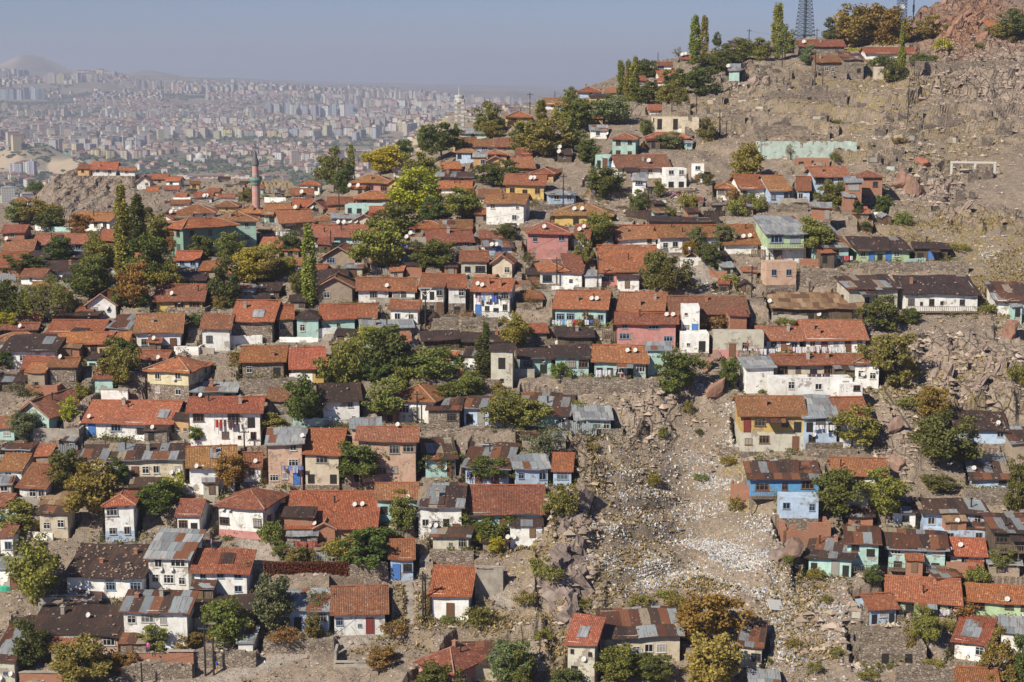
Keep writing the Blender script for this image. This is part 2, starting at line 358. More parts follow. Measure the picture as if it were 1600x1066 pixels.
def m_valley():
    t = NT('valley_ground'); v = t.vec(kind='Pos'); n = t.noise(v, .004, 10, .7); n2 = t.noise(v, .03, 6)
    c = t.ramp(n, [(.35, (.13, .1, .07)), (.5, (.2, .16, .11)), (.65, (.26, .22, .16))]); c = t.mix(t.ramp(n2, [(.5, 0), (.6, .6)]), c, (.09, .1, .06))
    nz = t.n('ShaderNodeSeparateXYZ', {0: t.n('ShaderNodeNewGeometry').outputs['Normal']}).outputs[2]
    c = t.mix(t.ramp(nz, [(.93, 1), (.975, 0)]), c, t.mix(n2, (.3, .22, .14), (.45, .36, .24)))
    return t.out(c)
M['valley'] = m_valley()
HAZE = 1.4e-4
# ------------------------------------------------------------------ houses
WC = dict(W=(.8, .79, .755), C=(.58, .5, .38), Y=(.6, .42, .15), O=(.55, .34, .18), P=(.5, .235, .215), A=(.4, .58, .53), B=(.42, .53, .67), BB=(.13, .34, .62),
          G=(.43, .56, .34), T=(.2, .33, .25), TL=(.33, .48, .4), I=(.64, .58, .38), AF=(.5, .6, .54), M=(.34, .27, .205), E=(.56, .38, .28), L=(.52, .49, .4))
WN = dict(W='white', C='cream', Y='yellow', O='orange', P='pink', A='turquoise', B='pale blue', BB='bright blue', G='lime green', T='dark green', TL='mint green', M='mud brown', E='peach', L='grey beige', AF='turquoise', I='pale yellow', K='brick', S='stone', D='dark timber')
RN = dict(t='red tiled', m='dark sheet metal', r='patched rusty sheet', z='grey zinc', q='brown boarded', u='stone-strewn black', n='missing')
def frame_mesh(kind):
    b = MB()
    f = .07
    b.box((-.5, -.05, 0), (.5, .02, f)); b.box((-.5, -.05, 1 - f), (.5, .02, 1)); b.box((-.5, -.05, f), (-.5 + f, .02, 1 - f)); b.box((.5 - f, -.05, f), (.5, .02, 1 - f))
    if kind in (0, 2): b.box((-.03, -.045, f), (.03, .0, 1 - f))
    if kind == 2: b.box((-.5 + f, -.04, .62), (.5 - f, 0, .68))
    if kind == 1:
        for x in (-.2, .14): b.box((x, -.045, f), (x + .05, 0, 1 - f))
        b.box((-.5 + f, -.04, .66), (.5 - f, 0, .71))
    b.box((-.56, -.11, -.06), (.56, .02, 0))
    return b.mesh('window_frame', M['frame'])
FR = [frame_mesh(k) for k in range(3)]
_b = MB(); _b.box((-.44, -.02, .06), (.44, .012, .94)); PANE = _b.mesh('window_pane', M['glass'])
_b = MB(); _b.box((-.5, -.06, 0), (-.42, .03, 1)); _b.box((.42, -.06, 0), (.5, .03, 1)); _b.box((-.42, -.06, .95), (.42, .03, 1)); _b.box((-.42, -.03, 0), (.42, .02, .95)); _b.box((-.3, -.045, .1), (.3, -.03, .45)); _b.box((-.3, -.045, .52), (.3, -.03, .88)); DOOR = _b.mesh('door', M['frame'])
_b = MB(); _b.box((-.5, -.012, 0), (.5, .03, 1)); HOLE = _b.mesh('opening', M['iron'])
_b = MB(); _b.box((-.22, -.22, -.7), (.22, .22, 1.0)); _b.box((-.3, -.3, 1.0), (.3, .3, 1.1)); _b.box((-.1, -.1, 1.1), (.1, .1, 1.3)); CHIM = _b.mesh('chimney', M['K']); CHIMW = _b.mesh('chimney_plain', M['C'])
_b = MB(); _b.bar((0, 0, -.5), (0, 0, 1.2), .09, n=8); _b.bar((0, 0, 1.2), (0, 0, 1.3), .15, n=8); PIPE = _b.mesh('stove_pipe', M['iron'])
def dish_mesh():
    b = MB(); n = 16; pr = [(0.0, 0.0), (.25, .02), (.48, .085), (.5, .1), (.47, .1), (.25, .04), (0, .02)]
    # dish opens along -y, tilted up
    T = Matrix.Rotation(R_(62), 4, 'X'); b2 = MB(); b2.lathe(pr, n)
    b.v = [tuple(T @ Vector((x, y, z)) + Vector((0, -.12, .75))) for x, y, z in b2.v]; b.f = b2.f; b.m = b2.m; b.uv = b2.uv
    b.bar((0, .0, 0), (0, -.02, .75), .03, 1, 6); b.bar((0, -.08, .5), (0, -.62, .82), .015, 1, 4); b.bar((0, -.62, .78), (0, -.56, .9), .05, 1, 6)
    return b.mesh('satellite_dish', [M['white'], M['metal']])
DISH = dish_mesh()
HOUSES = []; PADS = []; FILLS = []

def build_house(line):
    opts = line.split(); lab = ''
    if '|' in line: line, lab = line.split('|'); opts = line.split(); lab = lab.strip()
    u0, u1, vr, ve, vb = map(float, opts[:5]); typ, rm, wc = opts[5:8]; ex = dict((o.split('=') + ['1'])[:2] for o in opts[8:])
    rnd = random.Random(int(u0 * 7 + vb * 13)); uc = (u0 + u1) / 2
    yaw = R_(float(ex.get('yaw', 0)) + rnd.uniform(-10, 10) * (.4 if 'yaw' in ex or (u1 - u0) > 100 else 1)); Y = float(DIST(uc, vb)) + float(ex.get('dy', 0)); s = scl(vb, Y); o = P(uc, vb, Y)
    dep = math.atan2(-o.z, Y) + 1e-4; oh = min(.52, .06 * (u1 - u0) / s + .1)
    H = max(1.2, (vb - ve) / s * 1.02); hr = max(.15, (ve - vr) / s)
    pit = R_(float(ex.get('p', {'t': 21, 'm': 11, 'r': 12, 'z': 13, 'q': 11, 'u': 12, 'n': 1}[rm])))
    tot = (u1 - u0) / s
    tp = math.tan(pit); run = hr / (tp * math.cos(dep) + math.sin(dep)); run = max(1.2, run)
    if typ in 'gh': run = min(run, 9); D = run + min(run, 3.2) - 2 * oh
    elif typ == 's': run = min(run, 12); D = run - 2 * oh
    elif typ == 'f': D = float(ex.get('D', 6.5))
    else: D = float(ex.get('D', 4.5))
    D = max(2.2, D)
    W = (tot - (D + 2 * oh) * abs(math.sin(yaw)) * .9) / math.cos(yaw) - 2 * oh
    if typ == 'n': W = tot
    W = max(1.6, W)
    if typ == 'f': tp = hr / (W / 2 + oh); tp = min(tp, .75)
    # body origin: the corner nearest to the viewer stays on the base line
    cx = 0.0
    off = Vector((0, max(0, abs(math.sin(yaw)) * W / 2) * 1.0, 0))
    o = o + off
    root = empty(('ruined_house' if typ == 'n' else 'shed' if 'shed' in ex else 'house'), o, yaw)
    wm = M['K'] if wc == 'K' else M['S'] if wc == 'S' else M['wood'] if wc == 'D' else M['plaster']
    col = WC.get(wc, (.09, .065, .045)); _k = rnd.uniform(.86, 1.05); col = tuple(min(.86, c * _k) for c in col)
    x0, x1, y0, y1 = -W / 2, W / 2, 0.0, D
    # walls
    b = MB(); zb = -.2
    if typ == 'n':
        th = .35; n = max(4, int(W / .7)); 
        def tops(L, k):
            m = max(3, int(L / .7)); return [H * (1 if rnd.random() < .6 else rnd.uniform(.55, .95)) for _ in range(m)]
        for (ax, ay, bx, by) in ((x0, y0, x1, y0), (x1, y0, x1, y1), (x0, y1, x0, y0), (x0, y1, x1, y1)):
            L = math.hypot(bx - ax, by - ay); hs = tops(L, 0); m = len(hs); dx, dy = (bx - ax) / m, (by - ay) / m
            hor = abs(dx) > abs(dy)
            for k, h in enumerate(hs):
                xa, ya = ax + dx * k, ay + dy * k; xb, yb = xa + dx, ya + dy
                if hor: b.box((min(xa, xb), ya if ay == y0 else ya - th, zb), (max(xa, xb), (ya if ay == y0 else ya - th) + th, h))
                else: b.box((ax if ax == x0 else ax - th, min(ya, yb) + (.01 if k == 0 else 0), zb), ((ax if ax == x0 else ax - th) + th, max(ya, yb), h * .98))
    else:
        if typ == 's': hf, hb = H, H + D * tp
        else: hf = hb = H
        A = [(x0, y0, zb), (x1, y0, zb), (x1, y1, zb), (x0, y1, zb)]; T = [(x0, y0, hf), (x1, y0, hf), (x1, y1, hb), (x0, y1, hb)]
        b.face([A[0], A[1], T[1], T[0]]); 
        if typ == 'g':
            rp = run - oh; zr = H + rp * tp
            b.face([A[1], A[2], T[2], (x1, rp, zr), T[1]]); b.face([A[3], A[0], T[0], (x0, rp, zr), T[3]])
        else:
            b.face([A[1], A[2], T[2], T[1]]); b.face([A[3], A[0], T[0], T[3]])
        b.face([A[2], A[3], T[3], T[2]])
        if typ == 'f': zr = H + W / 2 * tp; b.face([T[0], T[1], (0, y0, zr)]); b.face([T[2], T[3], (0, y1, zr)])
        if typ == 'b': b.face(T)
    b.build('wall', wm, root, col)
    f = MB(); f.box((x0 - .05, y0 - .05, -4.5), (x1 + .05, y1 + .05, -.21 if typ != 'n' else -.15)); f.build('foundation', M[ex.get('fd', 'S')], root)
    if 'lo' in ex:
        lh = H * float(ex.get('lh', .5)); q = MB(); q.box((x0 - .04, y0 - .04, -.19), (x1 + .04, y1 + .04, lh)); k = ex['lo']
        q.build('lower_wall', M[k] if k in 'KSC' and k != 'C' else M['plaster'], root, WC.get(k, col))
    if 'band' in ex:
        q = MB(); q.box((x0 - .03, y0 - .03, -.18), (x1 + .03, y1 + .03, H * .28)); q.build('painted_base', M['plaster'], root, WC[ex['band']])
    # roof
    sd = rnd.uniform(0, 50)
    sag = .2 if rm in 'rqmu' else .17
    def disp(p, edge): return (float(vnoise(np.array(p.x * .35 + sd), np.array(p.y * .35 + sd))) - .5) * sag * 2 + (rnd.uniform(-.05, .05) if edge else rnd.uniform(-.018, .018))
    cell = .8
    roof = None
    if typ not in 'nb':
        r = MB(); e0, e1 = x0 - oh, x1 + oh; yf, yb = y0 - oh, y1 + oh
        def pt(A, B, C, D_):
            L = max((Vector(B) - Vector(A)).length, (Vector(C) - Vector(D_)).length); HH = max((Vector(D_) - Vector(A)).length, (Vector(C) - Vector(B)).length)
            r.patch(A, B, C, D_, max(2, int(L / cell)), max(2, int(HH / cell)), disp, .15)
        caps = []
        if typ == 's':
            pt((e0, yf, H - oh * tp + .06), (e1, yf, H - oh * tp + .06), (e1, yb, H + (D + oh) * tp + .06), (e0, yb, H + (D + oh) * tp + .06))
        elif typ == 'g':
            rp = run - oh; zr = H + rp * tp + .06; ze = H - oh * tp + .06; zk = zr - (yb - rp) * tp
            if zk < H - .35: zk = H - .2
            pt((e0, yf, ze), (e1, yf, ze), (e1, rp, zr), (e0, rp, zr)); pt((e1, yb, zk), (e0, yb, zk), (e0, rp, zr), (e1, rp, zr)); caps = [((e0, rp, zr), (e1, rp, zr))]
        elif typ == 'h':
            ze = H - oh * tp + .06; hw = (D + 2 * oh) / 2; zr = ze + hw * tp; ym = (yf + yb) / 2; wx = (e1 - e0) / 2
            if wx > hw:
                a0, a1 = (e0 + hw, ym, zr), (e1 - hw, ym, zr); b0 = b1 = None
                pt((e0, yf, ze), (e1, yf, ze), a1, a0); pt((e1, yb, ze), (e0, yb, ze), a0, a1); pt((e1, yf, ze), (e1, yb, ze), a1, a1); pt((e0, yb, ze), (e0, yf, ze), a0, a0)
                caps = [(a0, a1), ((e0, yf, ze), a0), ((e1, yf, ze), a1), ((e0, yb, ze), a0), ((e1, yb, ze), a1)]
            else:
                zr = ze + wx * tp; a0, a1 = ((e0 + e1) / 2, yf + wx, zr), ((e0 + e1) / 2, yb - wx, zr)
                pt((e1, yf, ze), (e1, yb, ze), a1, a0); pt((e0, yb, ze), (e0, yf, ze), a0, a1); pt((e0, yf, ze), (e1, yf, ze), a0, a0); pt((e1, yb, ze), (e0, yb, ze), a1, a1)
                caps = [(a0, a1), ((e0, yf, ze), a0), ((e1, yf, ze), a0)]
        elif typ == 'f':
            ze = H - oh * tp + .06; zr = H + W / 2 * tp + .06
            pt((e1, yf, ze), (e1, yb, ze), (0, yb, zr), (0, yf, zr)); pt((e0, yb, ze), (e0, yf, ze), (0, yf, zr), (0, yb, zr)); caps = [((0, yf, zr), (0, yb, zr)), ((e0, yf, ze), (0, yf, zr)), ((e1, yf, ze), (0, yf, zr))]
        tone = tuple(rnd.uniform(.85, 1.15) * c for c in rnd.choice([(1, 1, 1), (1.12, 1.15, 1.1), (.85, .8, .82), (1.05, 1.25, 1.2), (.95, .85, .8), (.68, .78, .85), (.78, .85, .9)]))
        roof = r.build('roof', M[rm], root, tone)
        if rm == 't' and caps:
            c = MB()
            for p, q in caps: p = Vector(p) + Vector((0, 0, .04)); q = Vector(q) + Vector((0, 0, .04)); c.bar(p, q, .1, n=6)
            c.build('ridge_tiles', M['ridge'] if typ in 'hf' else M['t'], roof, (.9, .9, .9))
        # chimneys and pipes
        nc = int(ex.get('ch', rnd.choice([0, 1, 1, 2]) if W > 5 else 0))
        for _ in range(nc):
            yy = rnd.uniform(.25, .8) * (run - oh); xx = rnd.uniform(x0 * .8, x1 * .8)
            if typ == 'f': yy = D * .4; xx = W * .15; zz = H + (W / 2 - xx) * tp
            elif typ == 'h': yy = min(D / 2, yy); xx = rnd.uniform(-.2, .2) * W; zz = H + min(yy, W / 2 - abs(xx)) * tp
            else: zz = H + yy * tp
            k = rnd.random(); use('chimney', CHIM if k < .35 else CHIMW if k < .55 else PIPE, roof, (xx, yy, zz), (1, 1, rnd.uniform(.6, 1)))
        if rm == 't' and 'patch' not in ex and W > 5 and typ == 'g' and rnd.random() < .16: ex['patch'] = '1'
        if 'patch' in ex:   # newer sheets laid over a part of the roof
            for _ in range(int(ex['patch'])):
                pw = rnd.uniform(1, 2.4); px = rnd.uniform(x0, x1 - pw); ya = rnd.uniform(.0, .35) * (run - oh); yc = ya + rnd.uniform(.3, .6) * (run - oh); q = MB()
                q.patch((px, ya, H + ya * tp + .16), (px + pw, ya, H + ya * tp + .16), (px + pw, yc, H + yc * tp + .16), (px, yc, H + yc * tp + .16), 3, 3, disp, .03)
                q.build('repair_sheet', M[rnd.choice('zzrm')], roof)
        if rm in 'umr' and s > 7 and ex.get('rb', '1') != '0':
            q = MB(); n = int(run * W * (1.1 if rm == 'u' else .22))
            for _ in range(n):
                yy = rnd.uniform(-oh, run - oh * 2); xx = rnd.uniform(x0, x1); rr = rnd.uniform(.06, .16)
                if typ == 'f': continue
                z = H + yy * tp + .12; Mx = Matrix.Translation((xx, yy, z)) @ Matrix.Rotation(rnd.uniform(0, 3), 4, 'Z') @ Matrix.Rotation(rnd.uniform(-.5, .5), 4, 'X')
                q.box((-rr, -rr * .7, -rr * .4), (rr, rr * .7, rr * .5), 0, Mx)
            if q.f: tag(q.build('roof_rubble', M['rock'], roof, (1.25, 1.2, 1.15)), None, kind='stuff')
    # openings
    st = 2 if (H > 4.3 and 'st1' not in ex) else 1
    hs = H / st
    pat = ex.get('w', None)
    if pat is None:
        n = max(1, int(W / 3.0)); pat = '/'.join(''.join(rnd.choice('wwwwbs.' if (j == 0 and st == 2) else 'wwwsdb.') for _ in range(n)) for j in range(st))
    rows = pat.split('/')
    fcol = rnd.choice([(.62, .6, .56), (.6, .58, .55), (.2, .11, .06), (.1, .07, .05), (.3, .28, .25), (.5, .48, .45), (.07, .06, .06), (.25, .32, .42)])
    if wc in 'Y': fcol = (.25, .14, .07)
    for j, row in enumerate(rows):
        zbase = H - hs * (j + 1) if len(rows) > 1 else 0
        hs_ = H / len(rows); zbase = H - hs_ * (j + 1)
        n = len(row)
        for i, ch in enumerate(row):
            if ch == '.': continue
            cw = W / n; xx = x0 + cw * (i + .5) + (rnd.uniform(-.12, .12) * cw if pat != ex.get('w') else 0)
            if typ == 'n' or ch == 'o':
                use('opening', HOLE, root, (xx, y0 - .03, zbase + (.0 if rnd.random() < .4 or ch == 'o' else hs_ * .3)), (min(1.0, cw * .6), 1, hs_ * .6)); continue
            if ch in 'dDR':
                dc = {'d': rnd.choice([(.16, .08, .045), (.3, .28, .25), (.2, .1, .06)]), 'D': (.08, .2, .5), 'R': (.22, .05, .04)}[ch]
                use('door', DOOR, root, (xx, y0 - .04, zbase + .0), (min(.95, cw * .8), 1, min(2.0, hs_ * .85)), color=dc); continue
            w_, h_ = {'w': (.9, .98), 'b': (1.6, 1.05), 's': (.5, .5), 'v': (2.3, 1.15)}[ch]; w_ = min(w_, cw * .8); h_ = min(h_, hs_ * .5); w_ *= rnd.uniform(.82, 1.12); h_ *= rnd.uniform(.85, 1.1); zj = rnd.uniform(-.15, .15)
            yy = y0 - (.05 if 'lo' in ex or 'band' in ex else 0.0)
            k = 1 if ch in 'bv' else rnd.choice([0, 2])
            wo = use('window', FR[k], root, (xx, yy - .01, zbase + hs_ * .36 + zj), (w_, 1, h_), color=fcol); use('pane', PANE, wo)
    if abs(yaw) > .15 and typ != 'n' and D > 3.5:     # the flank that shows
        sx = x1 if yaw < 0 else x0
        for j in range(st):
            n = 2 if D > 6 else 1
            for i in range(n):
                wo = use('window', FR[0], root, (sx + (.05 if yaw < 0 else -.05), D * (i + .5) / n, hs * j + hs * .36), (1.0, 1, 1.1), R_(90) if yaw < 0 else R_(-90), fcol); use('pane', PANE, wo)
    if 'rail' in ex:
        zf = 0 if st == 1 else hs; q = MB(); d = 1.3; q.box((x0, -d, zf - .15), (x1, -.06, zf - .02)); n = int(W / .28)
        for k in range(n + 1): xx = x0 + W * k / n; q.box((xx - .03, -d - .03, zf - .02), (xx + .03, -d + .02, zf + .82))
        q.box((x0, -d - .05, zf + .821), (x1, -d + .04, zf + .88)); m = max(2, int(W / 2.4))
        for k in range(m + 1): q.box((x0 + (W - .12) * k / m, -d + .03, zf - 2.6), (x0 + (W - .12) * k / m + .12, -d + .15, zf - .151))
        q.build('balcony', M['wood'], root, (.25, .2, .15))
    if 'aw' not in ex and typ in 'gs' and W > 5 and rnd.random() < .22 and H > 2: ex['aw'] = rnd.choice('zrmt')
    if 'aw' in ex:
        q = MB(); w2 = W * .32; xa = x0 + W * rnd.uniform(.1, .5); z = H * .93; q.patch((xa, -1.6, z - .45), (xa + w2, -1.6, z - .45), (xa + w2, -.05, z), (xa, -.05, z), 4, 3, disp, .05)
        q.build('awning', M[ex['aw'] if ex['aw'] != '1' else 'z'], root)
    if typ in 'ghs' and 'shed' not in ex and W > 5.2 and H > 2.1 and not lab and rnd.random() < .6:
        lw = W * rnd.uniform(.22, .42); ld = rnd.uniform(1.3, 2.6); lh = min(H * .8, rnd.uniform(1.7, 2.2)); xa = rnd.choice([x0 + .05, x1 - lw - .05, x0 + W * .3]); lm = rnd.choice(['plaster', 'wood', 'K', 'S', 'plaster']); q = MB()
        q.box((xa, -ld, -3), (xa + lw, -.06, lh * .86)); lt = q.build('lean_to', M[lm], root, rnd.choice([col, WC['L'], WC['M'], WC['W'], WC['A']]) if lm == 'plaster' else (.15, .12, .09))
        q = MB(); q.patch((xa - .2, -ld - .3, lh * .86 + .02), (xa + lw + .2, -ld - .3, lh * .86 + .02), (xa + lw + .2, -.07, lh * 1.12), (xa - .2, -.07, lh * 1.12), 5, 4, disp, .05); q.build('lean_to_roof', M[rnd.choice('rzmtrq')], lt)
        use('door' if rnd.random() < .5 else 'opening', DOOR if rnd.random() < .5 else HOLE, lt, (xa + lw * rnd.uniform(.3, .7), -ld - .05, .05), (.75, 1, lh * .72), color=(.2, .13, .08))
    HOUSES.append(dict(root=root, u=uc, v=(ve + vb) / 2, u0=u0, u1=u1, vb=vb, vr=vr, H=H, W=W, D=D, s=s, wc=wc, rm=rm, typ=typ, st=st, lab=lab, yaw=yaw, o=o, shed='shed' in ex))
    m = .7; PADS.append((o, yaw, x0 - m, x1 + m, y0 - .2, y1 + m, o.z - .12, o.z - .1))

# ------------------------------------------------------------------ near terrain
def seg_mask(u, v, pts, w):
    m = np.zeros_like(u)
    for (a, b), (c, d) in zip(pts[:-1], pts[1:]):
        L = (c - a) ** 2 + (d - b) ** 2; t = np.clip(((u - a) * (c - a) + (v - b) * (d - b)) / L, 0, 1)
        q = np.hypot(u - (a + t * (c - a)), v - (b + t * (d - b))); m = np.maximum(m, np.clip(1.5 - q / w, 0, 1))
    return m
def ell(u, v, L):
    m = np.zeros_like(u)
    for (a, b, ru, rv, k) in L: m = np.maximum(m, k * np.clip(1.6 - 1.3 * np.sqrt(((u - a) / ru) ** 2 + ((v - b) / rv) ** 2), 0, 1))
    return m
ROCKS = [(150, 300, 120, 40, 1), (1515, 135, 110, 62, 1), (1160, 125, 75, 32, 1), (1150, 195, 60, 25, .5), (1500, 45, 110, 75, 1), (1590, 90, 50, 90, 1), (1450, 20, 50, 40, 1), (1500, 570, 120, 60, 1), (1540, 640, 90, 25, .9), (1010, 655, 45, 50, .9),
         (905, 790, 34, 110, 1), (880, 930, 60, 110, .9), (845, 1020, 50, 60, .8), (1232, 850, 34, 60, 1), (1235, 890, 40, 40, 1), (1440, 285, 85, 34, .9), (1520, 350, 70, 30, .7), (1400, 660, 30, 90, .8), (1405, 720, 30, 40, .8), (1110, 600, 30, 40, .5), (1345, 1000, 60, 40, .4), (1560, 530, 60, 40, .6)]
REDROCK = [(1500, 45, 110, 55, 1), (1560, 30, 90, 60, 1), (1430, 80, 40, 30, .8)]
GRASS = [(1540, 380, 90, 50, 1), (1450, 360, 90, 30, .9), (1560, 450, 60, 50, .9), (1400, 600, 60, 40, .8), (1500, 620, 110, 50, .7), (1330, 150, 170, 60, .8), (1400, 230, 200, 60, .6), (1120, 180, 60, 40, .6), (1000, 820, 160, 170, .16), (1260, 950, 70, 110, .55), (930, 920, 70, 30, .5), (1090, 925, 60, 14, .7),
         (830, 880, 60, 60, .9), (1160, 760, 40, 90, .8), (760, 960, 80, 60, .6), (650, 960, 40, 40, .7), (560, 1010, 120, 20, .4), (930, 780, 20, 100, .4), (1080, 190, 60, 60, .3), (870, 1000, 60, 80, .6), (440, 300, 70, 14, .9)]
PATHS = [([(270, 1085), (400, 1042), (500, 1015), (600, 990)], 10), ([(300, 560), (360, 545), (430, 533), (560, 528)], 7), ([(385, 850), (420, 885), (405, 905)], 16), ([(1165, 560), (1150, 640), (1140, 690), (1175, 720)], 5), ([(1100, 440), (1170, 430)], 10),
         ([(800, 470), (860, 458)], 10), ([(550, 895), (610, 905), (640, 900)], 8), ([(640, 905), (640, 985)], 7), ([(1140, 345), (1240, 343)], 4), ([(1040, 400), (1090, 430)], 14), ([(700, 885), (745, 925), (790, 945)], 12), ([(420, 755), (440, 850)], 6)]
NU, NV = 640, 600
UU = np.linspace(-280, 1880, NU)[None, :].repeat(NV, 0)
_t = (np.linspace(0, 1, NV) ** .92)[:, None]
VV = 1190 + (ridge_v(UU) - 1190) * _t
YY = DIST(UU, VV)
_w = -(VV - 533) / F; _dy = CT + _w * ST
XX = (UU - 800) / F / _dy * YY; ZZ = (-ST + _w * CT) / _dy * YY
ROCKM = ell(UU, VV, ROCKS); ROCKM = np.clip(ROCKM + (fbm(XX * .09, YY * .09 + 40, 4) - .5) * 1.2 * (ROCKM > .02), 0, 1)
REDM = ell(UU, VV, REDROCK); GRM = ell(UU, VV, GRASS)
PATHM = np.zeros_like(UU)
for p, w in PATHS: PATHM = np.maximum(PATHM, seg_mask(UU, VV, p, w))
PATHM = np.clip(PATHM, 0, 1)
def finish_terrain():
    global ZZ, XX, YY
    # knoll with houses on top, beyond the left ridge
    kn = np.clip(1.25 - np.sqrt(((UU - 150) / 118) ** 2), 0, 1)
    near = np.ones_like(UU)
    amp = 1.0 - .75 * PATHM
    z = ZZ + amp * ((fbm(XX * .05, YY * .05, 3) - .5) * 2.0 + (fbm(XX * .35, YY * .35, 4) - .5) * .9)
    tq = ZZ + fbm(XX * .06 + 70, YY * .06, 3) * 5 + fbm(XX * .3, YY * .3, 2) * 1.0; tf = tq / 3.1 - np.floor(tq / 3.1)
    z = z + (1 - PATHM) * (.6 + .7 * ell(UU, VV, [(1350, 200, 330, 130, 1)])) * np.clip((fbm(XX * .03, YY * .03 + 11, 3) - .3) * 4, 0, 1.5) * (np.clip(tf / .22, 0, 1) - tf) * 2
    # slanted strata in the rock
    q = XX * .55 + ZZ * .5 - YY * .12 + fbm(XX * .15, YY * .15, 3) * 5
    fr = q / 2.6 - np.floor(q / 2.6); q2 = XX * .9 - ZZ * .8 + YY * .3 + fbm(XX * .3 + 5, YY * .3, 3) * 3; f2 = q2 / 1.3 - np.floor(q2 / 1.3)
    _ka = np.where(UU < 330, .35, np.where((UU > 1380) & (VV < 330), .5, .8)); z = z + ROCKM * _ka * ((np.where(fr < .8, fr / .8, (1 - fr) / .2)) * 2.5 + f2 * .45 + (fbm(XX * .5, YY * .5, 4) - .5) * 1.2 - .9)
    for (o, yaw, xa, xb, ya, yb, zf, zt) in PADS + FILLS:
        c, s_ = math.cos(-yaw), math.sin(-yaw); dx = XX - o.x; dy = YY - o.y
        rr = max(abs(xa), abs(xb)) + yb + 2
        ok = (np.abs(dx) < rr) & (np.abs(dy) < rr)
        if not ok.any(): continue
        I = np.nonzero(ok); lx = dx[I] * c - dy[I] * s_; ly = dx[I] * s_ + dy[I] * c
        ins = (lx > xa) & (lx < xb) & (ly > ya) & (ly < yb); zi = z[I]
        if zt is None: zi = np.where(ins, np.maximum(zi, zf), zi)
        else:
            zi = np.where(ins, np.minimum(zi, zf), zi)
            fro = (lx > xa) & (lx < xb) & (ly > -3.0) & (ly <= ya); zi = np.where(fro, np.minimum(zi, zt + (ly - ya) * .05), zi)
        z[I] = zi
    ZZ = z
def make_terrain():
    rows = [np.stack([XX, YY, ZZ], -1)]
    Xr, Yr, Zr = XX[-1], YY[-1], ZZ[-1]; ext = []
    for d, dz in ((4, -.4), (12, -2.5), (30, -8), (60, -20), (110, -42), (200, -75), (330, -110), (500, -150), (800, -175)):
        k = (Yr + d) / Yr; ext.append(np.stack([Xr * k, Yr + d, np.maximum(Zr + dz, -176 + 0 * Zr)], -1))
    V = np.concatenate([rows[0], np.array(ext)], 0); nv = V.shape[0]
    c = np.zeros((nv, NU, 4), np.float32); c[:NV, :, 0] = ROCKM; c[:NV, :, 1] = GRM; c[:NV, :, 2] = PATHM; c[:NV, :, 3] = REDM; c[NV:, :, 0] = .2; c[NV:, :, 1] = .5
    idx = np.arange(nv * NU).reshape(nv, NU)
    Fq = np.stack([idx[:-1, :-1], idx[:-1, 1:], idx[1:, 1:], idx[1:, :-1]], -1).reshape(-1, 4)
    me = np_mesh('hillside', V.reshape(-1, 3), Fq, M['ground'], c.reshape(-1, 4), smooth=False)
    o = bpy.data.objects.new('hillside', me); COL.objects.link(o); tag(o, None, kind='structure')
def ground_at(u, v):
    i = int(round((u + 280) / 2160 * (NU - 1))); i = min(max(i, 0), NU - 1); t = (1190 - v) / (1190 - float(ridge_v(u))); t = min(max(t, 0), 1) ** (1 / .92); j = min(int(round(t * (NV - 1))), NV - 1)
    return Vector((XX[j, i], YY[j, i], ZZ[j, i]))
def rand_pts(mask, n):
    p = mask.ravel() * 1.0; p /= p.sum(); k = RNG.choice(p.size, n, p=p)
    j, i = np.unravel_index(k, mask.shape)
    a = RNG.random(n); b = RNG.random(n); i2 = np.minimum(i + 1, NU - 1); j2 = np.minimum(j + 1, NV - 1)
    X = XX[j, i] + (XX[j, i2] - XX[j, i]) * a; Y = YY[j, i] + (YY[j2, i] - YY[j, i]) * b
    Z = ZZ[j, i] + (ZZ[j, i2] - ZZ[j, i]) * a * .5 + (ZZ[j2, i] - ZZ[j, i]) * b * .5
    return np.stack([X, Y, Z], -1)

